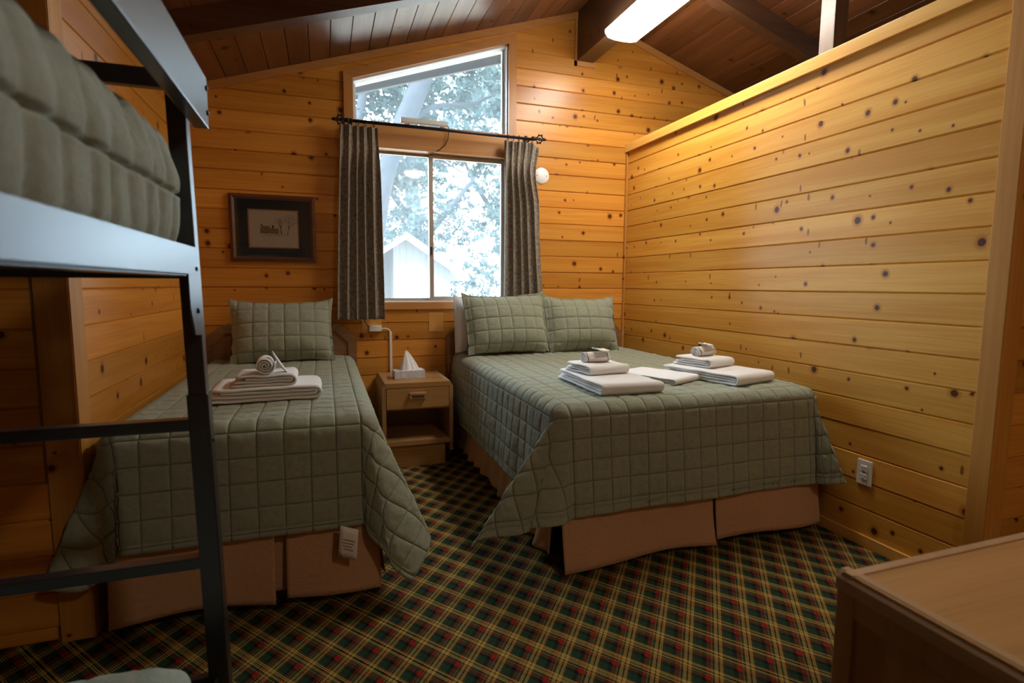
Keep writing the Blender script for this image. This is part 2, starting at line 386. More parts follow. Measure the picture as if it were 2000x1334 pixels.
def board(poly, z0, z1, parent, mat, place):
    """poly in wall coords (u,z); place(u,depth,z)->world origin and rotation handled by `place` = (fn, rotz)"""
    if len(poly) < 3 or area(poly) < 4e-4: return
    cu = (min(p[0] for p in poly) + max(p[0] for p in poly)) / 2; cz = (z0 + z1) / 2
    jit = rnd.uniform(-.0012, .0012)
    loc = [(u - cu, z - cz) for u, z in poly]; n = len(loc)
    def ins(p):
        z = p[1]
        if abs(z - (z0 - cz)) < 1e-4: z += GB
        elif abs(z - (z1 - cz)) < 1e-4: z -= GT
        return (p[0], z)
    v = [(p[0], jit, p[1]) for p in map(ins, loc)] + [(p[0], GD, p[1]) for p in loc] + [(p[0], BT, p[1]) for p in loc]
    f = [tuple(range(n)), tuple(range(3 * n - 1, 2 * n - 1, -1))]
    for k in (0, n): f += [(k + i, k + n + i, k + n + (i + 1) % n, k + (i + 1) % n) for i in range(n)]
    fn, rz = place
    o = mesh_obj('board', v, f, mat, parent, fn(cu, cz), (0, 0, rz))
    bm = bmesh.new(); bm.from_mesh(o.data); bmesh.ops.recalc_face_normals(bm, faces=bm.faces[:]); bm.to_mesh(o.data); bm.free()
def rows(top):
    k = -1; out = []
    while True:
        z0 = P0 + PITCH * k; z1 = z0 + PITCH; k += 1
        if z0 > top: return out
        out.append((max(z0, 0.0), z1))

# window wall -------------------------------------------------------------
WX0, WX1 = .165, 1.464                       # casing outside
def castop(x): return 2.766 + (3.210 - 2.766) / (WX1 - WX0) * (x - WX0)
CS = (3.210 - 2.766) / (WX1 - WX0)
mb = MB()
y0, y1 = YB + .012, YB + .16
mb.prism([(XL - .4, -.2), (WX0 + .06, -.2), (WX0 + .06, roof(WX0 + .06)), (XL - .4, roof(XL - .4))], 'y', y0, y1)
mb.prism([(WX1 - .06, -.2), (XE + .1, -.2), (XE + .1, roof(XE + .1)), (RX, RZ), (WX1 - .06, roof(WX1 - .06))], 'y', y0, y1)
mb.prism([(WX0 + .06, -.2), (WX1 - .06, -.2), (WX1 - .06, 1.134), (WX0 + .06, 1.134)], 'y', y0, y1)
mb.prism([(WX0 + .06, castop(WX0 + .06) - .06), (WX1 - .06, castop(WX1 - .06) - .06), (WX1 - .06, roof(WX1 - .06)), (WX0 + .06, roof(WX0 + .06))], 'y', y0, y1)
mb.prism([(WX0 + .06, 2.28), (WX1 - .06, 2.28), (WX1 - .06, 2.43), (WX0 + .06, 2.43)], 'y', y0, y1)
wall_back = struct(mb.build('wall_back', M['groove']), 'knotty pine gable wall with the tall window')
place_b = (lambda u, z: (u, YB, z), 0.0)
for z0, z1 in rows(3.45):
    base = [(XL, z0), (XE, z0), (XE, z1), (XL, z1)]
    base = clip(base, -SL, 1, RZ - SL * RX); base = clip(base, SL, 1, RZ + SL * RX)
    if z1 <= 1.115: board(base, z0, z1, wall_back, M['pine'], place_b); continue
    board(clip(base, 1, 0, WX0 + .012), z0, z1, wall_back, M['pine'], place_b)
    right = clip(base, -1, 0, -(WX1 - .012))
    board(right, z0, z1, wall_back, M['pine'], place_b)
    mid = clip(clip(base, -1, 0, -(WX0 + .012)), 1, 0, WX1 - .012)
    mid = clip(mid, CS, -1, -(castop(0) - .012)) if mid else mid
    board(mid, z0, z1, wall_back, M['pine'], place_b)

# partition on the right ---------------------------------------------------
PY0 = 1.372; PTOP = 2.40
wall_right = struct(MB().box(XR + .012, XR + .085, PY0 + .02, YB + .01, 0, PTOP).build('wall_right', M['groove']), 'pale knotty pine partition beside the large bed')
place_r = (lambda u, z: (XR, u, z), -math.pi / 2)
for z0, z1 in rows(PTOP):
    z1 = min(z1, PTOP)
    board([(PY0 + .03, z0), (YB, z0), (YB, z1), (PY0 + .03, z1)], z0, z1, wall_right, M['pine_pale'], place_r)
cap = MB().box(XR - .024, XR + .125, PY0 - .02, YB, 2.394, 2.460, .003).build('trim_1', M['trim_y']); struct(cap, 'pine cap rail along the top of the partition')
struct(MB().box(XR - .016, XR + .004, YB - .022, YB + .002, 0, 2.394, .003).build('trim_2', M['trim_v']), 'corner bead between partition and window wall')
struct(MB().box(XR - .014, XR + .006, PY0 - .012, PY0 + .062, 0, 2.40, .003).build('trim_3', M['trim_v']), 'upright corner board at the end of the partition')
struct(MB().box(XR - .013, XR + .085, PY0 - .014, PY0 + .006, 0, 2.40, .003).build('trim_4', M['trim_v']), 'second corner board round the end of the partition')
wall_right_end = struct(MB().box(XR + .02, XE, PY0 + .016, PY0 + .09, 0, 2.46).build('wall_right_end', M['groove']), 'shaded pine wall that returns from the partition end')
place_e = (lambda u, z: (u, PY0 + .003, z), 0.0)
for z0, z1 in rows(2.4):
    board([(XR + .07, z0), (XE, z0), (XE, z1), (XR + .07, z1)], z0, z1, wall_right_end, M['pine'], place_e)
struct(MB().box(XR - .013, XR + .001, PY0 + .06, YB - .02, 0, .055, .003).build('baseboard_right', M['trim_y']))

# niche wall and front return on the left ---------------------------------
zl = roof(XL)
wall_left = struct(MB().prism([(YC, -.2), (YB + .01, -.2), (YB + .01, zl), (YC, zl)], 'x', XL - .012, XL - .10).build('wall_left', M['groove']), 'pine side wall of the bed niche')
place_l = (lambda u, z: (XL, u, z), math.pi / 2)
for z0, z1 in rows(zl):
    z1 = min(z1, zl)
    board([(YC, z0), (YB, z0), (YB, z1), (YC, z1)], z0, z1, wall_left, M['pine'], place_l)
XLL = -3.2
wall_left_front = struct(MB().prism([(XLL, -.2), (XL - .02, -.2), (XL - .02, roof(XL - .02)), (XLL, roof(XLL))], 'y', YC + .012, YC + .1).build('wall_left_front', M['groove']), 'pine wall facing the bunk, left of the niche')
place_f = (lambda u, z: (u, YC, z), 0.0)
for z0, z1 in rows(2.56):
    p = clip([(XLL, z0), (XL - .05, z0), (XL - .05, z1), (XLL, z1)], -SL, 1, RZ - SL * RX)
    board(p, z0, z1, wall_left_front, M['pine'], place_f)
struct(MB().box(XL - .004, XL + .016, YC - .014, YC + .09, 0, roof(XL), .003).build('trim_5', M['trim_v']), 'bright corner board on the niche side')
struct(MB().box(XL - .085, XL + .012, YC - .016, YC + .004, 0, roof(XL) - .02, .003).build('trim_6', M['trim_v']), 'corner board facing the bunk')
# outer shell that closes the room
struct(MB().box(XE, XE + .1, PY0, YB + .1, -.2, 2.6).build('wall_right_outer', M['pine']))
struct(MB().box(XE - 1.2, XE - 1.1, YREAR, PY0 + .05, -.2, 2.95).build('wall_right_rear', M['pine']))
struct(MB().box(XLL - .1, XLL, YREAR, YC + .1, -.2, 2.2).build('wall_left_rear', M['pine']))
struct(MB().prism([(XLL - .1, -.2), (XE, -.2), (XE, roof(XE)), (RX, RZ), (XLL - .1, roof(XLL - .1))], 'y', YREAR - .1, YREAR).build('wall_rear', M['pine']))
struct(MB().box(XLL - .1, XE + .1, YREAR - .1, YB + .16, -.06, 0).build('floor', M['carpet']), 'green, red and yellow plaid carpet')

# ceiling ------------------------------------------------------------------
CY1 = 4.90                                             # overhang outside
mb = MB()
for sgn, xe in ((-1, XLL - .15), (1, XE + .2)):
    xs = [(RX, RZ), (xe, roof(xe)), (xe, roof(xe) + .12), (RX, RZ + .12)]
    mb.prism([(x, z + .014) for x, z in xs], 'y', YREAR - .1, YB + .16)
ceiling = struct(mb.build('ceiling', M['ceiling']), 'dark stained plank ceiling on two slopes')
ca, sa = math.cos(math.atan(SL)), math.sin(math.atan(SL)); CW = .1385
plank_mesh = {}
def plank_me(L):
    g = .004
    v = [(-CW / 2 + g, y, 0) for y in (-L / 2, L / 2)] + [(CW / 2 - g, y, 0) for y in (-L / 2, L / 2)] + \
        [(-CW / 2, y, .006) for y in (-L / 2, L / 2)] + [(CW / 2, y, .006) for y in (-L / 2, L / 2)] + \
        [(-CW / 2, y, .02) for y in (-L / 2, L / 2)] + [(CW / 2, y, .02) for y in (-L / 2, L / 2)]
    f = [(0, 1, 3, 2), (0, 4, 5, 1), (4, 8, 9, 5), (2, 3, 7, 6), (6, 7, 11, 10), (8, 10, 11, 9), (0, 2, 6, 10, 8, 4), (1, 5, 9, 11, 7, 3)]
    me = bpy.data.meshes.new('plank'); me.from_pydata(v, [], f); me.materials.append(M['ceiling'])
    bm = bmesh.new(); bm.from_mesh(me); bmesh.ops.recalc_face_normals(bm, faces=bm.faces[:]); bm.to_mesh(me); bm.free(); return me
PM = plank_me(YB + .005 - YREAR)
for sgn, xe in ((-1, XLL), (1, XE)):
    n = int(abs(xe - RX) / ca / CW)
    for k in range(n):
        d = CW * (k + .5); x = RX + sgn * d * ca; z = RZ - d * sa
        o = bpy.data.objects.new('plank', PM); link(o, ceiling); o.location = (x, (YB + YREAR) / 2, z - .001 - rnd.uniform(0, .0012)); o.rotation_euler = (0, sgn * math.atan(SL), 0)
# gable trim under the planks
def slope_trim(name, xa, xb, w=.055, th=.018, lab=None):
    o = MB().prism([(xa, roof(xa) - .002), (xb, roof(xb) - .002), (xb, roof(xb) - w), (xa, roof(xa) - w)], 'y', YB - th, YB + .006).build(name, M['casing'])
    return struct(o, lab)
slope_trim('trim_7', XL, RX - .06, lab='sloping pine trim under the left ceiling slope')
slope_trim('trim_8', RX + .06, XE, lab='sloping pine trim under the right ceiling slope')

def structure_thing(o, label): return struct(o, label)
beam = MB().box(RX - .072, RX + .072, YREAR, YB + .006, 3.078, RZ - .01, .004).build('ridge_beam', M['beam_y']); struct(beam, 'dark ridge beam under the ceiling peak')
struct(MB().box(RX - .092, RX - .072, YB - .012, YB + .004, 3.04, RZ - .03).box(RX - .092, RX + .092, YB - .012, YB + .004, 3.04, 3.078).build('trim_9', M['casing']), 'pine trim round the beam end')
def rafter(sgn, ya, yb, h=.135, xe=None):
    xa = RX + sgn * .07
    poly = [(xa, roof(xa) + .004), (xe, roof(xe) + .004), (xe, roof(xe) - h), (xa, roof(xa) - h)]
    cx = (xa + xe) / 2
    o = MB().prism([(x, z) for x, z in poly], 'y', ya, yb).build('rafter', M['beam_x'])
    return struct(o)
for ya in (3.21, 1.35, -.5):
    struct(rafter(-1, ya, ya + .092, xe=(XL if ya > YC else XLL)), 'dark sloping rafter on the bunk side')
    struct(rafter(1, ya, ya + .092, xe=XE), 'dark sloping rafter over the partition')
struct(MB().box(2.602, 2.694, 2.335, 2.427, 2.2, roof(2.65) + .01, .004).build('roof_post', M['beam_z']), 'weathered post rising behind the partition to the roof')

# ------------------------------------------------------------------ window
def window():
    # casings
    cw = .062
    def ct(x): return castop(x)
    L, R = WX0, WX1
    mb = MB().prism([(L, ct(L)), (R, ct(R)), (R - cw, ct(R - cw) - cw), (L + cw, ct(L + cw) - cw)], 'y', YB - .019, YB + .012)
    w = mb.build('window_1', M['casing']); struct(w, 'tall window with a sloped upper light above a sliding pair')
    for xa, xb in ((L, L + cw), (R - cw, R)):
        a, b = (ct(xa), ct(xb) - cw) if xa == L else (ct(xa) - cw, ct(xb))
        MB().prism([(xa, 1.08), (xb, 1.08), (xb, b), (xa, a)], 'y', YB - .019, YB + .012).build('casing', M['casing_v'], w)
    MB().box(L, R, YB - .021, YB + .012, 1.078, 1.134, .003).build('sill_casing', M['casing'], w)
    MB().box(L + cw, R - cw, YB - .016, YB + .15, 2.262, 2.446, .003).build('middle_rail', M['casing'], w)
    # reveals: painted jambs
    x0, x1 = L + cw, R - cw
    mb = MB()
    mb.box(x0 - .006, x0 + .008, YB + .012, YB + .15, 1.13, ct(x0) - cw)
    mb.box(x1 - .008, x1 + .006, YB + .012, YB + .15, 1.13, ct(x1) - cw)
    mb.box(x0, x1, YB + .004, YB + .15, 1.125, 1.140)
    mb.prism([(x0, ct(x0) - cw - .012), (x1, ct(x1) - cw - .012), (x1, ct(x1) - cw + .002), (x0, ct(x0) - cw + .002)], 'y', YB + .012, YB + .15)
    mb.build('reveal', M['vinyl'], w)
    # upper pane
    yp = YB + .09
    MB().prism([(x0 + .006, 2.448), (x1 - .006, 2.448), (x1 - .006, ct(x1) - cw - .01), (x0 + .006, ct(x0) - cw - .01)], 'y', yp, yp + .005).build('pane', M['glass'], w)
    mb = MB()
    for xa, xb in ((x0 + .006, x0 + .026), (x1 - .026, x1 - .006)): mb.box(xa, xb, yp - .012, yp + .018, 2.446, ct(xa) - cw - .012)
    mb.box(x0, x1, yp - .012, yp + .018, 2.444, 2.458)
    mb.build('upper_frame', M['vinyl'], w)
    # sliding sashes
    xm = .790
    def sash(nm, xa, xb, yy, st):
        mb = MB(); za, zb = 1.142, 2.262
        mb.box(xa, xa + st, yy - .012, yy + .012, za, zb, .002); mb.box(xb - st, xb, yy - .012, yy + .012, za, zb, .002)
        mb.box(xa, xb, yy - .0115, yy + .0115, za, za + st * .95, .002); mb.box(xa, xb, yy - .0115, yy + .0115, zb - st * .9, zb, .002)
        s = mb.build(nm, M['alu'], w)
        MB().box(xa + st * .6, xb - st * .6, yy - .002, yy + .002, za + .01, zb - .01).build('pane', M['glass'], s)
        return s
    sash('fixed_sash', x0 + .004, xm + .014, YB + .10, .020)
    s = sash('sliding_sash', xm - .010, x1 - .004, YB + .07, .034)
    MB().box(xm - .008, xm + .012, YB + .048, YB + .06, 1.50, 1.56, .002).build('latch', M['slot'], s)
    MB().box(x0, x1, YB + .045, YB + .125, 1.138, 1.148, .001).build('track', M['alu'], w)
    return w
window()
# portal so that the sky through the window is sampled well
pd = bpy.data.lights.new('window_portal', 'AREA'); pd.shape = 'RECTANGLE'; pd.size = 1.25; pd.size_y = 2.1; pd.cycles.is_portal = True
po = bpy.data.objects.new('window_portal', pd); COL.objects.link(po); po.location = (.81, YB + .17, 2.12); po.rotation_euler = (math.radians(-90), 0, 0)

# ------------------------------------------------------------------ soft goods helpers
_perm = nrs.rand(257, 257)
def vn(x, y):
    xi = np.floor(x).astype(int); yi = np.floor(y).astype(int); fx = x - xi; fy = y - yi
    fx = fx * fx * (3 - 2 * fx); fy = fy * fy * (3 - 2 * fy)
    g = lambda a, b: _perm[a % 257, b % 257]
    return (g(xi, yi) * (1 - fx) + g(xi + 1, yi) * fx) * (1 - fy) + (g(xi, yi + 1) * (1 - fx) + g(xi + 1, yi + 1) * fx) * fy - .5
def fbm(x, y, o=3): return sum(vn(x * 2 ** k + 13 * k, y * 2 ** k + 7 * k) * .5 ** k for k in range(o))
def skey(x, keys):
    xs = [k[0] for k in keys]; out = np.zeros_like(x) + keys[0][1]
    for (a, va), (b, vb) in zip(keys[:-1], keys[1:]):
        m = (x >= a) & (x <= b); tt = np.clip((x - a) / (b - a), 0, 1); tt = tt * tt * (3 - 2 * tt); out = np.where(m, va + (vb - va) * tt, out)
    return np.where(x > xs[-1], keys[-1][1], out)
def normals(P):
    du = np.gradient(P, axis=1); dv = np.gradient(P, axis=0); n = np.cross(du, dv); return n / np.maximum(np.linalg.norm(n, axis=2, keepdims=True), 1e-9)
def grid_obj(name, P, UV, mat, parent=None, thick=0.0, offset=-1, closed=False):
    ny, nx = P.shape[:2]; idx = np.arange(ny * nx).reshape(ny, nx)
    q = np.stack([idx[:-1, :-1], idx[:-1, 1:], idx[1:, 1:], idx[1:, :-1]], -1).reshape(-1, 4)
    me = bpy.data.meshes.new(name)
    me.vertices.add(ny * nx); me.vertices.foreach_set('co', P.reshape(-1).astype(np.float32))
    me.loops.add(q.size); me.loops.foreach_set('vertex_index', q.reshape(-1).astype(np.int32))
    me.polygons.add(len(q)); me.polygons.foreach_set('loop_start', np.arange(0, q.size, 4, dtype=np.int32)); me.polygons.foreach_set('loop_total', np.full(len(q), 4, np.int32))
    me.polygons.foreach_set('use_smooth', np.ones(len(q), bool))
    uvl = me.uv_layers.new(name='UVMap'); uvl.data.foreach_set('uv', UV.reshape(-1, 2)[q.reshape(-1)].reshape(-1).astype(np.float32))
    me.update(calc_edges=True); me.validate()
    me.materials.append(mat); o = bpy.data.objects.new(name, me); link(o, parent)
    if thick:
        s = o.modifiers.new('thickness', 'SOLIDIFY'); s.thickness = thick; s.offset = offset
    return o
CELL = .095
def puff(s, t, amp=.0055, wid=.013, ph=(0, 0), wr=.0055):
    ds = np.abs(((s + ph[0]) / CELL + .5) % 1 - .5) * CELL; dt = np.abs(((t + ph[1]) / CELL + .5) % 1 - .5) * CELL
    d = np.minimum(ds, dt); h = amp * (1 - np.exp(-d / wid)) + .0030 * (1 - np.exp(-d / .0020))
    cellr = vn(np.floor((s + ph[0]) / CELL + .5) * 3.7 + .5, np.floor((t + ph[1]) / CELL + .5) * 5.1 + .5)
    w = fbm(s * 22 + cellr * 9, t * 38, 3) * wr * np.clip(d / .02, 0, 1)
    return h + w
def drape(name, x0, x1, yf, yh, zt, ol, orr, of, kL, kR, pL, pR, pF, R=.07, res=.0095, mat=None, ph=(0, 0), parent=None, rl=(9, 9)):
    W, L = x1 - x0, yh - yf
    def samples(a, b, p):
        offs = (-.038, -.027, -.017, -.009, -.0042, -.0016, 0.0, .0016, .0042, .009, .017, .027, .038, .0475)
        k0, k1 = int(math.floor((a + p) / CELL)) - 1, int(math.ceil((b + p) / CELL)) + 1
        q = sorted(k * CELL + o - p for k in range(k0, k1 + 1) for o in offs)
        q = [v for v in q if a + .004 < v < b - .004]
        return np.array(sorted(q + [a, b, a + .032, a + .028, a + .036] if True else q))
    s = samples(-ol, W + orr, ph[0]); t = samples(-of, L, ph[1])
    S, T = np.meshgrid(s, t)
    eL = R - S; eR = S - (W - R); eF = R - T
    side = np.maximum(eL, eR); isL = eL > eR
    P = np.zeros(S.shape + (3,)); P[..., 0] = x0 + S; P[..., 1] = yf + T; P[..., 2] = zt + .010 * fbm(S * 2.3, T * 2.3, 3)
    def prof(e, phi):
        a = np.clip(e / R, 0, math.pi / 2); d = np.maximum(e - R * math.pi / 2, 0)
        out = R * np.sin(a) + d * np.sin(phi); down = R * (1 - np.cos(a)) + d * np.cos(phi); return out, down
    sgn = np.where(isL, -1.0, 1.0); xc = np.where(isL, x0 + R, x1 - R); yc = yf + R
    phs = np.where(isL, skey(T, pL), skey(T, pR)) * math.pi / 180
    # side only
    m = (side > 0) & (eF <= 0)
    out, down = prof(side, phs)
    wav = .014 * fbm(T * 5.5, S * .7, 2) * np.clip(down / .25, 0, 1.5)
    P[..., 0] = np.where(m, xc + sgn * (out + wav * (np.abs(phs) > .04)), P[..., 0]); P[..., 2] = np.where(m, zt - down, P[..., 2])
    # foot only
    m = (eF > 0) & (side <= 0)
    out, down = prof(eF, np.full_like(S, math.radians(pF)))
    wav = .020 * fbm(S * 4.2 + 3, T * .8, 2) * np.clip(down / .25, 0, 1.5)
    P[..., 1] = np.where(m, yc - out - wav, P[..., 1]); P[..., 2] = np.where(m, zt - down, P[..., 2])
    # corners
    m = (eF > 0) & (side > 0)
    r = np.hypot(np.maximum(eF, 0), np.maximum(side, 0)); th = np.degrees(np.arctan2(np.maximum(eF, 0), np.maximum(side, 1e-9)))
    thr = np.radians(th); rmax = np.minimum(np.where(isL, ol + R, orr + R) / np.maximum(np.cos(thr), 1e-3), (of + R) / np.maximum(np.sin(thr), 1e-3))
    lim = np.where(isL, rl[0], rl[1]); base = np.where(thr < math.pi / 4, np.where(isL, ol + R, orr + R), of + R)
    r = r * np.minimum(1.0, np.maximum(lim, 1e-3) / rmax) if True else r
    al = np.where(isL, skey(th, [(k[0], k[1]) for k in kL]), skey(th, [(k[0], k[1]) for k in kR])) * math.pi / 180
    fi = np.where(isL, skey(th, [(k[0], k[2]) for k in kL]), skey(th, [(k[0], k[2]) for k in kR])) * math.pi / 180
    out, down = prof(r, fi)
    P[..., 0] = np.where(m, xc + sgn * out * np.cos(al), P[..., 0]); P[..., 1] = np.where(m, yc - out * np.sin(al), P[..., 1]); P[..., 2] = np.where(m, zt - down, P[..., 2])
    n = normals(P)
    h = puff(S, T, ph=ph)
    edge = np.minimum(np.minimum(S + ol, W + orr - S), T + of)
    h = np.where(edge < .05, np.minimum(h, .006 * (1 - np.exp(-np.abs(edge - .032) / .006)) + .001), h)
    P = P + n * h[..., None]
    return grid_obj(name, P, np.stack([S + ph[0], T + ph[1]], -1), mat or M['quilt'], parent, .008)

def sham(name, w, h, thick, loc, lean, rotz, mat, label, group=None, quilted=True, flange=.016, pinch=.05, droop=0.0, seed=0, roll=0.0):
    def smp(L_, p):
        offs = (-.034, -.021, -.011, -.0042, -.0014, 0.0, .0014, .0042, .011, .021, .034, .0475)
        q = sorted(k * CELL + o - p for k in range(-1, int(L_ / CELL) + 2) for o in offs)
        q = [v for v in q if .003 < v < L_ - .003] + [0, L_]
        return np.array(sorted(q)) / L_ * 2 - 1
    a = smp(w, .04); b = smp(h, .03); A, B = np.meshgrid(a, b)
    fx = 1 - flange / (w / 2); fy = 1 - flange / (h / 2)
    ia = np.clip(np.abs(A) / fx, 0, 1); ib = np.clip(np.abs(B) / fy, 0, 1)
    prof = np.clip((1 - ia ** 3.0) * (1 - ib ** 3.0), 0, 1) ** .62
    X = w / 2 * A * (1 - pinch * (1 - B ** 2) * 1.0); Z = h / 2 * B * (1 - pinch * 1.3 * (1 - A ** 2))
    Z = Z + .012 * fbm(A * 2 + seed, B * 2, 2)
    Z = Z + h * .05 * np.abs(A) ** 6 * np.sign(B) * np.where(B > 0, 1, .3)
    pos = []
    for sg in (-1, 1):
        Y = sg * (thick / 2) * prof * (1.0 + .18 * (-B)) + sg * .003 + droop * B ** 2
        P = np.stack([X, Y, Z], -1)
        if quilted:
            nn = normals(P) * (-1 if sg < 0 else 1)
            # outward direction
            out = np.where((nn[..., 1:2] * sg) > 0, nn, -nn)
            P = P + out * puff(X + w / 2 + .04, Z + h / 2 + .03, .0065, .013, wr=.004)[..., None]
        else: P[..., 1] += sg * .012 * fbm(A * 3 + seed, B * 3, 3) * prof
        pos.append(P)
    o = thing(name, label, 'pillow', loc, rotz, group)
    g = np.concatenate([pos[0], pos[1][::-1]], 0)
    UVa = np.stack([X + w / 2 + .04, Z + h / 2 + .03], -1); UV = np.concatenate([UVa, UVa[::-1]], 0)
    c = grid_obj('sham' if quilted else 'pillowcase', g, UV, mat, o); c.rotation_euler = (-lean, roll, 0)
    # close the two short sides
    bm = bmesh.new(); bm.from_mesh(c.data); bmesh.ops.remove_doubles(bm, verts=bm.verts[:], dist=.0004)
    bmesh.ops.holes_fill(bm, edges=bm.edges[:], sides=0)
    nn = []
    for f in bm.faces:
        if len(f.verts) > 4: nn.append(f)
    bmesh.ops.triangulate(bm, faces=nn); bmesh.ops.recalc_face_normals(bm, faces=bm.faces[:])
    bm.to_mesh(c.data); bm.free()
    return o

def local(o, parent):
    """mesh was written in room coordinates; hang it under an unrotated parent"""
    o.location = tuple(-c for c in parent.location); return o
def part(mb, name, mat, parent): 
    o = mb.build(name, mat, parent)
    p = parent; off = Vector((0, 0, 0))
    if p.type == 'EMPTY': o.location = -Vector(p.location)
    return o

# ------------------------------------------------------------------ beds
def skirt_panel(pts, z_top, z_bot, amp, freq, parent, flare=.02, seed=0.0, nm='skirt'):
    """pts: 2D path; a hanging cloth panel"""
    path = [Vector((p[0], p[1])) for p in pts]; seg = [(b - a).length for a, b in zip(path[:-1], path[1:])]; tot = sum(seg)
    n = max(12, int(tot / .012)); us = np.linspace(0, tot, n); X = []; N = []
    for u in us:
        k = 0; q = u
        while k < len(seg) - 1 and q > seg[k]: q -= seg[k]; k += 1
        d = (path[k + 1] - path[k]).normalized(); X.append(path[k] + d * q); N.append((d.y, -d.x))
    X = np.array([tuple(p) for p in X]); N = np.array(N); zs = np.linspace(0, 1, 22)
    P = np.zeros((22, n, 3)); UV = np.zeros((22, n, 2))
    for j, f in enumerate(zs):
        wv = amp * (np.sin(us * freq + seed) * .6 + vn(us * freq * .35 + seed * 3, us * 0 + f * 1.5) * 1.6) * (.15 + .85 * f) + flare * f ** 1.3
        P[j, :, 0] = X[:, 0] + N[:, 0] * wv; P[j, :, 1] = X[:, 1] + N[:, 1] * wv
        P[j, :, 2] = z_top + ((z_bot + .03 * vn(us * 3 + seed, us * 0 + 2)) - z_top) * f
        UV[j, :, 0] = us; UV[j, :, 1] = f * (z_top - z_bot)
    o = grid_obj(nm, P, UV, M['skirt'], parent, .003)
    o.location = -Vector(parent.location); return o

def headboard(parent, x0, x1, ztop, cut=.12):
    y0, y1 = YB - .055, YB - .018; w = .06
    out = [(x0, .25), (x1, .25), (x1, ztop - cut), (x1 - cut, ztop), (x0 + cut, ztop), (x0, ztop - cut)]
    hb = part(MB().prism([(x0 + w * .8, .28), (x1 - w * .8, .28), (x1 - w * .8, ztop - cut - .01), (x1 - cut - .01, ztop - w * .8), (x0 + cut + .01, ztop - w * .8), (x0 + w * .8, ztop - cut - .01)], 'y', y0 + .012, y1), 'headboard', M['headboard'], parent)
    inner = [(x0 + w, .25), (x1 - w, .25), (x1 - w, ztop - cut - w * .42), (x1 - cut - w * .42, ztop - w), (x0 + cut + w * .42, ztop - w), (x0 + w, ztop - cut - w * .42)]
    for i in range(1, 6):
        a, b = out[i], out[(i + 1) % 6]; c, d = inner[(i + 1) % 6], inner[i]
        o = MB().prism([a, b, c, d], 'y', y0, y1 + .004).build('frame_rail', M['headboard'], hb)
    return hb

BZ = .742
def bed_double():
    x0, x1, yf, yh = .935, 2.432, 2.115, YB - .06
    b = thing('double_bed', 'wide bed with tan skirt standing against the pine partition', 'bed', ((x0 + x1) / 2, (yf + yh) / 2, 0))
    part(MB().box(x0 + .03, x1 - .02, yf + .06, yh, .45, .715, .05), 'mattress', M['mattress'], b)
    part(MB().box(x0 + .03, x1 - .02, yf + .06, yh, .20, .46, .02), 'box_spring', M['mattress'], b)
    for xx in (x0 + .12, x1 - .16):
        for yy in (yf + .15, yh - .2): part(MB().lathe([(.02, 0), (.024, .03), (.018, .05), (.018, .21)], (xx, yy, 0)), 'leg', M['black_metal'], b)
    headboard(b, .892, 2.44, .985)
    xm = 1.765
    skirt_panel([(x0 + .055, yh - .03), (x0 + .05, 3.0), (x0 + .03, yf + .06)], .46, .05, .028, 38, b, .055, .5)
    skirt_panel([(x0 + .015, yf + .012), (xm - .01, yf + .012)], .47, .022, .030, 7, b, .065, 1.3)
    skirt_panel([(xm + .015, yf + .012), (x1 + .0, yf + .012)], .47, .035, .026, 8, b, .05, 4.2)
    skirt_panel([(xm - .10, yf + .035), (xm + .10, yf + .035)], .47, .06, .004, 10, b, .0, .2, 'skirt_pleat')
    q = drape('quilt', x0, x1, yf, yh - .012, BZ, .455, .34, .455,
              [(0, 0, 6), (22, 3, 16), (46, 9, 38), (66, 30, 22), (80, 72, 9), (90, 90, 5)],
              [(0, 0, -3), (25, 40, 3), (50, 77, 26), (70, 86, 15), (90, 90, 5)],
              [(0, 6), (.5, 4), (2.1, 3)], [(0, -3), (2.1, -3)], 5, ph=(.03, .02), rl=(9, .525))
    tag(q, 'sage green square-stitched quilt spread over the wide bed', 'quilt')
    return b
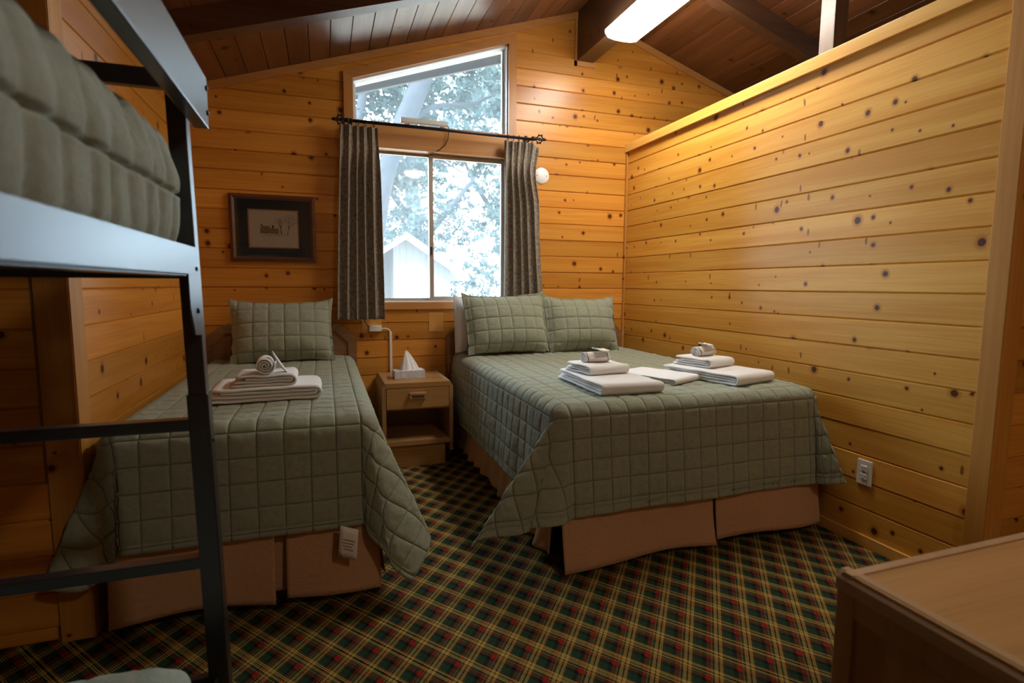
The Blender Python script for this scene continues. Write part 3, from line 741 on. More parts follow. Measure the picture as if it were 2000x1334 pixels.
def bed_twin():
    x0, x1, yf, yh = -.775, .195, 2.20, YB - .06
    b = thing('twin_bed', 'narrow bed with tan skirt in the niche below the framed picture', 'bed', ((x0 + x1) / 2, (yf + yh) / 2, 0))
    part(MB().box(x0 + .03, x1 - .03, yf + .06, yh, .45, .715, .05), 'mattress', M['mattress'], b)
    part(MB().box(x0 + .03, x1 - .03, yf + .06, yh, .20, .46, .02), 'box_spring', M['mattress'], b)
    for xx in (x0 + .12, x1 - .12):
        for yy in (yf + .15, yh - .2): part(MB().lathe([(.02, 0), (.024, .03), (.018, .05), (.018, .21)], (xx, yy, 0)), 'leg', M['black_metal'], b)
    headboard(b, -.80, .212, .985)
    xm = -.19
    skirt_panel([(x0 + .02, yf + .012), (xm - .02, yf + .012)], .47, .04, .028, 8, b, .04, 2.3)
    skirt_panel([(xm + .02, yf + .012), (x1 - .01, yf + .012)], .47, .04, .020, 9, b, .045, 5.2)
    skirt_panel([(xm - .10, yf + .035), (xm + .10, yf + .035)], .47, .06, .004, 10, b, .0, .2, 'skirt_pleat')
    skirt_panel([(x1 - .01, yf + .06), (x1 - .01, yh - .05)], .46, .045, .016, 26, b, .02, 2.0)
    q = drape('quilt', x0, x1, yf, yh - .012, BZ, .40, .47, .40,
              [(0, 0, 1), (18, 10, 2), (33, 34, 10), (47, 30, 23), (60, 60, 6), (72, 80, -2), (82, 88, 4), (90, 90, 4)],
              [(0, 0, 22), (26, 22, 25), (50, 66, 17), (70, 84, 8), (90, 90, 4)],
              [(0, 1), (2.1, 1)], [(0, 22), (.45, 15), (1.3, 5), (2.1, 3)], 4, ph=(.055, .0), rl=(.575, 9))
    tag(q, 'sage green square-stitched quilt spread over the narrow niche bed', 'quilt')
    # care tag sewn to the hem
    v = [(.032, 2.132, .335), (.098, 2.118, .315), (.088, 2.110, .195), (.020, 2.124, .215)]
    n = 6; P = np.zeros((n, 5, 3))
    for j in range(n):
        for i in range(5):
            a, b_ = i / 4, j / (n - 1)
            p = (np.array(v[0]) * (1 - a) + np.array(v[1]) * a) * (1 - b_) + (np.array(v[3]) * (1 - a) + np.array(v[2]) * a) * b_
            p[1] += -.006 * math.sin(b_ * 3); P[j, i] = p
    tg = grid_obj('care_tag', P, P[..., [0, 2]], M['paper'], q, .0012)
    for k, (l0, l1) in enumerate(((.2, .85), (.15, .8), (.2, .7), (.25, .8), (.3, .6))):
        f = .42 + .1 * k
        row = [(np.array(v[0]) * (1 - a) + np.array(v[1]) * a) * (1 - f) + (np.array(v[3]) * (1 - a) + np.array(v[2]) * a) * f for a in (l0, l1)]
        row = [r + np.array((0, -.006 * math.sin(f * 3) - .0012, 0)) for r in row]
        up = np.array((0, 0, .006))
        mesh_obj('tag_print', [row[0], row[1], row[1] + up, row[0] + up], [(0, 1, 2, 3)], M['ink_pale'], tg)
    return b
bed_double(); bed_twin()

# pillows
sham('pillow', .66, .46, .20, (1.300, 3.925, .975), .34, .02, M['quilt'], 'square-stitched green pillow nearer the window on the wide bed', 'green pillows', seed=2, roll=-.015)
sham('pillow', .62, .44, .19, (1.935, 3.945, .958), .30, -.03, M['quilt'], 'square-stitched green pillow in the corner by the partition', 'green pillows', seed=5, roll=.01)
sham('pillow', .62, .42, .16, (1.235, 4.065, .965), .12, .02, M['sheet'], 'plain white pillow standing behind a green one', quilted=False, flange=.01, pinch=.03, seed=9)
sham('pillow', .66, .42, .18, (-.275, 3.975, .945), .30, .03, M['quilt'], 'square-stitched green pillow on the narrow niche bed', 'green pillows', seed=12, roll=.0, pinch=.06)

# ------------------------------------------------------------------ towels
def strip_outline(path, th):
    pts = [Vector(p) for p in path]; L, R = [], []
    for i, p in enumerate(pts):
        d = (pts[min(i + 1, len(pts) - 1)] - pts[max(i - 1, 0)]).normalized(); n = Vector((-d.y, d.x)) * th / 2
        L.append(p + n); R.append(p - n)
    return L + R[::-1]
def arc(c, r, a0, a1, n=8): return [(c[0] + r * math.cos(a0 + (a1 - a0) * i / n), c[1] + r * math.sin(a0 + (a1 - a0) * i / n)) for i in range(n + 1)]
def extrude_soft(mb, path, th, w, nseg=18, soft=.006, seed=0.0, sag=0.0):
    """path in (x,z), extruded along y from -w/2..w/2; ends rounded"""
    ys = [-w / 2 + w * k / nseg for k in range(nseg + 1)]
    e = [-w / 2 + .003, -w / 2 + .007, -w / 2 + .014]; ys = [-w / 2] + e + ys[1:-1] + [-e_ for e_ in e[::-1]] + [w / 2]
    rings = []
    for k, y in enumerate(ys):
        ed = min(y + w / 2, w / 2 - y); tt = th * (1 - .62 * math.exp(-ed / .007))
        ol = strip_outline(path, tt); ring = []
        for p in ol:
            j = soft * mnoise.noise(Vector((p.x * 14 + seed, y * 9, p.y * 9 + seed)))
            ring.append((p.x + j * .9, y + soft * .8 * mnoise.noise(Vector((p.x * 9, seed, p.y * 25))), p.y + j * .5))
        rings.append(ring)
    n = len(rings[0]); v = [q for r in rings for q in r]; m = n // 2
    f = [(k * n + i, k * n + (i + 1) % n, (k + 1) * n + (i + 1) % n, (k + 1) * n + i) for k in range(len(rings) - 1) for i in range(n)]
    for k, rev in ((0, True), (len(rings) - 1, False)):
        b0 = k * n
        for i in range(m - 1): q = (b0 + i, b0 + i + 1, b0 + n - 2 - i, b0 + n - 1 - i); f.append(q[::-1] if rev else q)
    mb.add(v, f, True)
def lin(a, b, n): return [(a[0] + (b[0] - a[0]) * i / n, a[1] + (b[1] - a[1]) * i / n) for i in range(n)]
def folded_towel(label, lx, wy, th, loc, rotz, nest=2, group=None, name='folded_towel', seed=0.0, loose=0.0):
    """nested U folds; closed fold at +x, layered ends show on the y sides"""
    mb = MB(); H = th * nest * 2
    for k in range(nest):
        r = (nest - k - .5) * th * .98; cz = H / 2; xf = lx / 2 - H / 2 - (.004 * k)
        x0 = -lx / 2 + .012 * k + loose * (k % 2)
        path = lin((x0, cz - r), (xf, cz - r), 10) + arc((xf, cz), r, -math.pi / 2, math.pi / 2, 8) + lin((xf, cz + r), (x0 + .02 * (k + 1), cz + r), 10)[1:] + [(x0 + .02 * (k + 1), cz + r)]
        extrude_soft(mb, path, th * 1.0, wy - .016 * k, 16, .009, seed + k)
    o = mb.build(name, M['towel'], None, (loc[0], loc[1], loc[2] + .001), (0, 0, rotz))
    return tag(o, label, 'towel', group), H
def rolled_towel(label, r, w, loc, rotz, group=None, seed=0.0):
    mb = MB(); turns = 3.2; th = r / (turns + .4); n = 64
    path = [((.25 * th + (r - th / 2) * (i / n)) * math.cos(2 * math.pi * turns * i / n - 1.2), (.25 * th + (r - th / 2) * (i / n)) * math.sin(2 * math.pi * turns * i / n - 1.2)) for i in range(n + 1)]
    extrude_soft(mb, path, th * .9, w, 12, .0035, seed)
    mb.v = [(x, y, z * .93 + r * .93) for x, y, z in mb.v]
    o = mb.build('rolled_towel', M['towel'], None, loc, (0, 0, rotz))
    return tag(o, label, 'towel', group)
def packet(label, loc, rot, w=.075, h=.05, leaf=False):
    n = 9; a, b = np.meshgrid(np.linspace(-1, 1, n), np.linspace(-1, 1, n))
    z = .006 * (1 - np.abs(a) ** 2) * (1 - np.abs(b) ** 2) + .006 * a * a
    P = np.stack([a * w / 2, b * h / 2, z], -1)
    o = grid_obj('soap_packet', P, P[..., :2], M['sheet'] if leaf else M['paper'], None, .006)
    o.location = loc; o.rotation_euler = rot; tag(o, label, 'packet')
    if not leaf: c = MB().lathe([(.006, 0), (.006, .001)], (.006, .002, .0075), seg=12).build('seal', M['amber'], o)
    return o
TG = 'white towels laid out on the beds'
ZT = BZ + .010
# narrow bed stack
_, h1 = folded_towel('large folded white towel, bottom of the stack on the narrow bed', .47, .30, .0165, (-.262, 2.72, ZT - .004), .03, 2, TG, seed=1)
_, h2 = folded_towel('small folded white towel, middle of the stack on the narrow bed', .27, .22, .0135, (-.262, 2.70, ZT + h1 - .005), .03, 2, TG, 'hand_towel', 3)
rolled_towel('rolled white washcloth on top of the stack on the narrow bed', .043, .14, (-.262, 2.665, ZT + h1 + h2 - .006), .05, TG, 5)
packet('small white paper packet leaning on the rolled washcloth, narrow bed', (-.205, 2.66, ZT + h1 + h2 + .040), (.0, 1.02, .1), .11, .05, True)
# wide bed, stack nearer the window
rz = -math.pi / 2
_, h1 = folded_towel('large folded white towel under a small stack, beside a flat spare towel', .55, .33, .0145, (1.385, 2.50, ZT - .004), rz - .03, 2, TG, seed=11)
_, h2 = folded_towel('small folded white towel, middle of the stack beside the flat spare towel', .26, .24, .0125, (1.375, 2.60, ZT + h1 - .005), rz + .10, 2, TG, 'hand_towel', 13)
rolled_towel('rolled white washcloth on top of the stack beside the flat spare towel', .034, .15, (1.37, 2.61, ZT + h1 + h2 - .006), rz + .06, TG, 15)
packet('small paper packet on the rolled washcloth beside the flat spare towel', (1.40, 2.605, ZT + h1 + h2 + .062), (.15, .12, .35), .085, .055)
folded_towel('thin folded white towel lying alone between two towel stacks', .40, .27, .0085, (1.76, 2.61, ZT - .004), rz + .42, 2, TG, 'bath_mat', 17)
# wide bed, stack by the partition
rz2 = -math.pi / 2 + .25
_, h1 = folded_towel('large folded white towel under the stack nearest the partition', .52, .33, .0150, (2.10, 2.53, ZT - .004), rz2, 2, TG, seed=21)
_, h2 = folded_towel('small folded white towel, middle of the stack nearest the partition', .26, .23, .0135, (2.09, 2.63, ZT + h1 - .005), rz2 + .03, 2, TG, 'hand_towel', 23)
rolled_towel('rolled white washcloth on top of the stack nearest the partition', .034, .16, (2.09, 2.635, ZT + h1 + h2 - .006), rz2 + .03, TG, 25)
packet('small paper packet on the rolled washcloth nearest the partition', (2.10, 2.63, ZT + h1 + h2 + .062), (.15, .1, .5), .085, .055)

# ------------------------------------------------------------------ nightstand
def nightstand():
    x0, x1, yf, yb, zt = .345, .832, 3.70, YB - .02, .598
    n = thing('nightstand', 'small oak nightstand with one drawer between the beds', 'nightstand', ((x0 + x1) / 2, (yf + yb) / 2, 0))
    cs = .022
    top = part(MB().prism([(x0, zt - .034), (x0 + cs, zt), (x1 - cs, zt), (x1, zt - .034)], 'y', yf, yb), 'top', M['oak'], n)
    MB().prism([(x0 - .002, zt - .036), (x0 + .004, zt - .036), (x0 + .048, zt + .002), (x0 + cs - .002, zt + .002)], 'y', yf - .001, yb).build('top_edge', M['oak_edge'], top)
    MB().prism([(x1 + .002, zt - .036), (x1 - .004, zt - .036), (x1 - .048, zt + .002), (x1 - cs + .002, zt + .002)], 'y', yf - .001, yb).build('top_edge', M['oak_edge'], top)
    MB().box(x0 + cs, x1 - cs, yf - .004, yf + .012, zt - .034, zt + .002, .004).build('front_edge', M['oak_front'], top)
    part(MB().box(x0, x0 + .022, yf + .004, yb, .10, zt - .034, .002), 'side_panel', M['oak_side'], n)
    part(MB().box(x1 - .022, x1, yf + .004, yb, .10, zt - .034, .002), 'side_panel', M['oak_side'], n)
    part(MB().box(x0 - .001, x0 + .026, yf - .004, yf + .012, .155, zt - .032, .003), 'stile', M['oak_v'], n)
    part(MB().box(x1 - .026, x1 + .001, yf - .004, yf + .012, .155, zt - .032, .003), 'stile', M['oak_v'], n)
    d = part(MB().box(x0 + .029, x1 - .029, yf - .006, yf + .02, .420, zt - .037, .002), 'drawer', M['oak_front'], n)
    hx = (x0 + x1) / 2 - .006
    MB().box(hx - .057, hx + .057, yf - .032, yf - .004, .513, .533, .007).box(hx - .057, hx - .040, yf - .03, yf - .004, .488, .53, .006).box(hx + .040, hx + .057, yf - .03, yf - .004, .488, .53, .006).box(hx - .05, hx + .05, yf - .020, yf - .005, .487, .498, .004).build('handle', M['oak_edge'], d)
    part(MB().box(x0 + .022, x1 - .022, yf + .02, yb, .405, .418), 'drawer_floor', M['oak'], n)
    part(MB().box(x0 + .02, x1 - .02, yf - .004, yb, .160, .195, .003), 'shelf', M['oak'], n)
    part(MB().box(x0 + .022, x1 - .022, yb - .012, yb, .19, .42), 'back_panel', M['headboard'], n)
    part(MB().box(x0 + .05, x1 - .05, yf + .03, yb, 0, .162, .002), 'plinth', M['oak_front'], n)
    return zt
zt = nightstand()
def tissue_box():
    b = thing('tissue_box', 'pale grey tissue box with a tissue pulled up', 'tissue box', (.556, 3.925, zt), .05)
    w, d, h = .108, .058, .058
    MB().box(-w, w, -d, d, 0, h, .002).build('carton', M['tissue_box'], b)
    ny, nx = 26, 40; P = np.zeros((ny, nx, 3)); UV = np.zeros((ny, nx, 2))
    for j in range(ny):
        f = j / (ny - 1)
        for i in range(nx):
            a = 2 * math.pi * i / (nx - 1); rr = (1 - f) ** .75
            rad = (.058 + .016 * math.sin(3 * a + 1) + .008 * math.sin(7 * a)) * rr + .004
            P[j, i] = (rad * math.cos(a) * 1.0 - .012 * f, rad * math.sin(a) * .42 + .008 * f, h - .004 + .135 * f + .01 * math.sin(2 * a) * f); UV[j, i] = (a, f)
    grid_obj('tissue', P, UV, M['tissue'], b)
tissue_box()

# ------------------------------------------------------------------ dresser
def dresser():
    x0, x1, y0, y1, zt = .858, 2.08, .20, .693, .760
    d = thing('dresser', 'low oak dresser with banded top at the foot of the wide bed', 'dresser', ((x0 + x1) / 2, (y0 + y1) / 2, 0))
    part(MB().box(x0 + .006, x1 - .006, y0 + .01, y1 - .012, zt - .03, zt - .001), 'top', M['oak'], d)
    e = .028
    part(MB().prism([(x0, zt - .034), (x0, zt - .012), (x0 + .012, zt + .001), (x0 + e, zt + .001), (x0 + e, zt - .034)], 'y', y0, y1), 'edge_band', M['oak_edge'], d)
    part(MB().prism([(x1, zt - .034), (x1, zt - .012), (x1 - .012, zt + .001), (x1 - e, zt + .001), (x1 - e, zt - .034)], 'y', y0, y1), 'edge_band', M['oak_edge'], d)
    part(MB().prism([(y1, zt - .034), (y1, zt - .012), (y1 - .012, zt + .0012), (y1 - e, zt + .0012), (y1 - e, zt - .034)], 'x', x0 + .004, x1 - .004), 'edge_band', M['oak_edge'], d)
    part(MB().box(x0 + .008, x0 + .03, y0 + .02, y1 - .012, .07, zt - .032), 'side_panel', M['oak_side'], d)
    part(MB().box(x1 - .03, x1 - .008, y0 + .02, y1 - .012, .07, zt - .032), 'side_panel', M['oak_side'], d)
    part(MB().box(x0 + .002, x0 + .02, y1 - .036, y1 - .002, 0, zt - .034, .002), 'stile', M['oak_v'], d)
    part(MB().box(x0 + .003, x0 + .02, y0, y1 - .034, zt - .075, zt - .034, .002), 'rail', M['oak_side'], d)
    part(MB().box(x1 - .02, x1 - .002, y1 - .036, y1 - .002, 0, zt - .034, .002), 'stile', M['oak_v'], d)
    part(MB().box(x0 + .02, x1 - .02, y0, y0 + .012, .06, zt - .032), 'back_panel', M['oak_side'], d)
    part(MB().box(x0 + .04, x1 - .04, y0 + .03, y1 - .05, 0, .075), 'plinth', M['oak_front'], d)
    xm = (x0 + x1) / 2
    for xa, xb in ((x0 + .024, xm - .004), (xm + .004, x1 - .024)):
        for k in range(3):
            za = .085 + .213 * k; dr = part(MB().box(xa, xb, y1 - .022, y1 - .004, za, za + .206, .002), 'drawer', M['oak_front'], d)
            c = (xa + xb) / 2; MB().box(c - .06, c + .06, y1 - .005, y1 + .022, za + .10, za + .125, .007).build('handle', M['oak_edge'], dr)
dresser()

# ------------------------------------------------------------------ bunk bed
def bunk():
    xr, xl, yf, yr = -.294, -1.27, 1.449, -.62
    b = thing('bunk_bed', 'black metal bunk bed with ladder end and guard rail', 'bunk bed', ((xr + xl) / 2, (yf + yr) / 2, 0))
    def lean(mb, k): mb.v = [(x + k * (1.2 - z), y, z) for x, y, z in mb.v]; return mb
    for x, sg in ((xr, 1), (xl, -1)):
        for y in (yf, yr):
            p = part(lean(MB().box(x - .019, x + .019, y - .019, y + .019, .98, 1.735, .003), .02 * sg), 'post', M['black_metal'], b)
            o = lean(MB().box(x - .0225, x + .0225, y - .0225, y + .0225, .012, 1.006, .003), .02 * sg).build('sleeve', M['black_metal'], p)
            lean(MB().box(x - .025, x + .025, y - .025, y + .025, 0, .014, .003), .02 * sg).build('foot_cap', M['slot'], p)
            lean(MB().box(x + .0222 * sg, x + .0250 * sg, y - .004, y + .004, .886, .894), .02 * sg).build('pin', M['bolt'], p)
    for y in (yf, yr):
        for z in (.592, .933):
            part(MB().box(xl, xr + .012, y - .019, y + .015, z - .014, z + .014, .003), 'rung', M['black_metal'], b)
        part(MB().box(xl, xr, y - .012, y + .012, 1.276, 1.318, .003), 'end_rail', M['black_metal'], b)
        part(MB().box(xl, xr, y - .012, y + .012, 1.695, 1.735, .003), 'end_rail', M['black_metal'], b)
        part(MB().box(xl, xr, y - .012, y + .012, .245, .29, .003), 'end_rail', M['black_metal'], b)
    for x, sg in ((xr, 1), (xl, -1)):
        for z0, z1 in ((1.281, 1.347), (.245, .300)):
            part(MB().box(x + .019 * sg, x + .012 * sg, yr, yf - .018, z0, z1, .002).box(x + .019 * sg, x - .03 * sg, yr, yf - .018, z0, z0 + .006, .001), 'side_rail', M['black_metal'], b)
        # tapered hook plate under the rail
        xx = x + .020 * sg
        pl = part(MB().prism([(yf - .128, 1.285), (yf - .020, 1.285), (yf - .008, 1.145), (yf - .088, 1.152), (yf - .122, 1.212)], 'x', xx - .002, xx + .002), 'hook_plate', M['black_metal'], b)
        MB().lathe([(.006, 0), (.006, .003), (.003, .005)], (xx + .0015, yf - .058, 1.204), 'x', 12).build('bolt', M['bolt'], pl)
    g = part(MB().box(xr + .021, xr + .051, yr, yf + .012, 1.620, 1.733, .003), 'guard_rail', M['black_metal'], b)
    for z in (1.652, 1.706): MB().lathe([(.006, 0), (.006, .003), (.003, .005)], (xr + .0505, yf - .004, z), 'x', 12).build('bolt', M['bolt'], g)
    part(MB().lathe([(.005, 0), (.005, .002), (.003, .004)], (xr + .0185, yf - .036, 1.298), 'x', 12), 'bolt', M['bolt'], b)
    for z in (1.30, .30):
        for k in range(9):
            y = yr + .15 + k * .22; part(MB().box(xl + .01, xr - .01, y - .03, y + .03, z - .008, z), 'slat', M['black_metal'], b)
    return b
bunk()
def bunk_bedding(name, label, x0, x1, y0, y1, z0, z1, seed, seam, er=.07, ripple=.013):
    cx, cz, hw, hh = (x0 + x1) / 2, (z0 + z1) / 2, (x1 - x0) / 2, (z1 - z0) / 2
    L = y1 - y0
    nu, step = 180, .008
    sv = np.concatenate([np.linspace(0, .02, 3), np.arange(.04, L - er, step), L - er + er * np.sin(np.linspace(0, math.pi / 2, 14))])
    pp, qq = 12.0, 3.4; e = .965; ex = (1 - e ** qq) ** (1 / pp)
    sec = [((1 - abs(v) ** qq) ** (1 / pp), v) for v in np.linspace(-e, e, 90)]
    sec += [(v, (1 - abs(v) ** pp) ** (1 / qq)) for v in np.linspace(ex, -ex, 70)[1:]]
    sec += [(-(1 - abs(v) ** qq) ** (1 / pp), v) for v in np.linspace(e, -e, 24)[1:]]
    sec += [(v, -(1 - abs(v) ** pp) ** (1 / qq)) for v in np.linspace(-ex, ex, 24)[1:]]
    sec = np.array(sec); nu = len(sec)
    P = np.zeros((len(sv), nu, 3)); UV = np.zeros((len(sv), nu, 2))
    per = np.concatenate([[0], np.cumsum(np.hypot(np.diff(hw * sec[:, 0]), np.diff(hh * sec[:, 1])))])
    for j, s in enumerate(sv):
        d = max(0.0, s - (L - er)) / er; k = er * (1 - math.sqrt(max(0, 1 - d * d)))
        P[j, :, 0] = cx + (hw - k) * sec[:, 0]; P[j, :, 1] = y0 + s; P[j, :, 2] = cz + (hh - k) * sec[:, 1]
        UV[j, :, 0] = per; UV[j, :, 1] = s
    n = normals(P); cen = np.array([cx, 0, cz]); flip = np.sign(((P - cen)[..., [0, 2]] * n[..., [0, 2]]).sum(-1)); n = n * flip[..., None]
    S = UV[..., 1]; Z = P[..., 2]; side = np.clip(1 - np.abs(P[..., 0] - x1) / .10, 0, 1)
    skew = S - (Z - seam) ** 2 * 1.6 + .022 * vn(S * 5 + seed, Z * 1.3 + (Z > seam) * 5)
    rip = np.abs(np.sin(skew * math.pi / .085 + 1.6 * vn(S * 3 + seed, Z * 0 + (Z > seam) * 3.0))) ** .6 - .6
    h = ripple * rip * side + .008 * fbm(S * 26, Z * 7 + seed, 2) * side
    h = h - .013 * np.exp(-((Z - seam) / .004) ** 2) * side + .006 * np.exp(-((Z - seam - .03) / .03) ** 2) * side
    wt = np.clip((.75 - side) / .5, 0, 1) * np.clip((Z - (cz + hh * .6)) / (hh * .25), 0, 1); h = h * (1 - wt) + puff(P[..., 0] - x0, S, .004, .014) * wt
    P = P + n * h[..., None]
    o = grid_obj(name, P, UV, M['quilt_bunk'])
    bm = bmesh.new(); bm.from_mesh(o.data); bmesh.ops.remove_doubles(bm, verts=bm.verts[:], dist=.0003); bmesh.ops.holes_fill(bm, edges=bm.edges[:], sides=0)
    bmesh.ops.triangulate(bm, faces=[f for f in bm.faces if len(f.verts) > 4]); bmesh.ops.recalc_face_normals(bm, faces=bm.faces[:]); bm.to_mesh(o.data); bm.free()
    return tag(o, label, 'bedding')
bunk_bedding('quilted_mattress', 'rumpled sage quilted mattress on the upper bunk behind the guard rail', -1.235, -.294, -.55, 1.405, 1.298, 1.602, 3, 1.452)
bunk_bedding('quilted_mattress', 'sage quilted mattress on the lower bunk', -1.235, -.285, -.55, 1.292, .298, .475, 8, .40, .09, .004)

# ------------------------------------------------------------------ curtains and rod
RY, RDZ = 4.108, 2.407
def rod():
    r = thing('curtain_rod', 'black iron curtain rod with scroll finials across the window', 'curtain rod', (.87, RY, RDZ))
    part(MB().tube([(.175, RY, RDZ), (1.585, RY, RDZ - .006)], .0105, 14), 'rod', M['iron'], r)
    for xe, sg in ((.180, -1), (1.580, 1)):
        mb = MB(); z = RDZ
        mb.lathe([(.012, -.014), (.016, -.012), (.016, 0), (.013, .004), (.015, .012), (.010, .018), (.006, .03), (.006, .07), (.009, .074), (.013, .082), (.011, .092), (.004, .104), (.001, .108)] if sg > 0 else
                 [(.012, .014), (.016, .012), (.016, 0), (.013, -.004), (.015, -.012), (.010, -.018), (.006, -.03), (.006, -.07), (.009, -.074), (.013, -.082), (.011, -.092), (.004, -.104), (.001, -.108)], (xe, RY, z), 'x', 14)
        for k in range(4):
            a = k * math.pi / 2 + .5; ca_, sa_ = math.cos(a), math.sin(a); pts = []
            for i in range(17):
                f = i / 16; pts.append((xe + sg * (.018 + .056 * f), RY + ca_ * (.006 + .022 * math.sin(f * math.pi)), z + sa_ * (.006 + .022 * math.sin(f * math.pi))))
            mb.tube(pts, .0042, 7)
            for f in (.32, .72):
                c = (xe + sg * (.018 + .056 * f), RY + ca_ * (.012 + .022 * math.sin(f * math.pi)), z + sa_ * (.012 + .022 * math.sin(f * math.pi)))
                mb.lathe([(.001, -.0075), (.0065, -.004), (.0075, 0), (.0065, .004), (.001, .0075)], c, 'z', 10)
        part(mb, 'finial', M['iron'], r)
    for xe in (.205, 1.545):
        part(MB().tube([(xe, RY, RDZ - .012), (xe, RY + .05, RDZ - .018), (xe, YB - .02, RDZ - .01)], .006, 8).box(xe - .012, xe + .012, YB - .024, YB - .012, RDZ - .05, RDZ + .04, .003), 'bracket', M['iron'], r)
rod()
def curtain(label, t0, t1, b0, b1, zt, zb, nf, seed, flap=0.0):
    c = thing('curtain', label, 'curtain', ((t0 + t1) / 2, RY, zb))
    nx, nz = nf * 26, 60; s = np.linspace(0, 1, nx); f = np.linspace(0, 1, nz); S, Fz = np.meshgrid(s, f)
    z = zt + (zb - zt) * Fz
    pin = np.clip((Fz - .0) / .10, 0, 1)
    belly = 1 - np.abs(Fz - .10) / .10; belly = np.clip(belly, 0, 1)
    W = (t1 - t0) + ((b1 - b0) - (t1 - t0)) * Fz ** (1.5 if flap else .8) - (.035 * np.exp(-((Fz - .17) / .12) ** 2) if flap else 0); X0 = t0 + (b0 - t0) * Fz ** .8
    warp = .05 * fbm(S * 3 + seed, Fz * .8, 2)
    ph = 2 * math.pi * nf * (S + warp)
    fold = np.sin(ph) + .10 * np.sin(2 * ph + 1 + seed)
    amp = .016 + .008 * np.clip(Fz * 3, 0, 1) - .010 * belly
    x = X0 + W * S + np.cos(ph) * W / nf * .20 * np.clip(Fz * 4, .2, 1)
    # triple pinch pleats in the heading
    y = RY + .006 - fold * amp + .006 * np.sin(ph * 3) * np.clip(1 - Fz / .13, 0, 1)
    y = y + .010 * fbm(S * 5 + seed, Fz * 2, 2)
    if flap:
        k = np.clip((S - .82) / .18, 0, 1) * np.clip(1 - Fz / .45, 0, 1)
        z = z - flap * k * np.clip(1 - Fz / .45, 0, 1); y = y - .02 * k; x = x + .012 * k
    P = np.stack([x, y, z], -1); Lc = (t1 - t0) * 3.2
    o = grid_obj('cloth', P, np.stack([S * Lc, Fz * (zt - zb)], -1), M['curtain'], c, .004, 0); o.location = -Vector(c.location)
    for k in range(nf):
        xx = t0 + (t1 - t0) * (k + .45) / nf * (.90 if flap else 1.0) + rnd.uniform(-.006, .006); R_ = .021; tilt = rnd.uniform(-.5, .5)
        pts = [(xx + R_ * math.sin(a) * math.sin(tilt), RY + R_ * math.sin(a) * math.cos(tilt), RDZ - .0095 + R_ * math.cos(a)) for a in [2 * math.pi * i / 20 for i in range(21)]]
        part(MB().tube(pts, .0024, 6, False), 'ring', M['iron'], c)
curtain('mottled brown pleated curtain hanging beside the framed picture', .128, .388, .066, .402, 2.378, 1.010, 5, 1.0)
curtain('mottled brown pleated curtain with a drooping top corner, beside the round plate', 1.338, 1.615, 1.325, 1.680, 2.374, 1.015, 5, 4.0, .035)

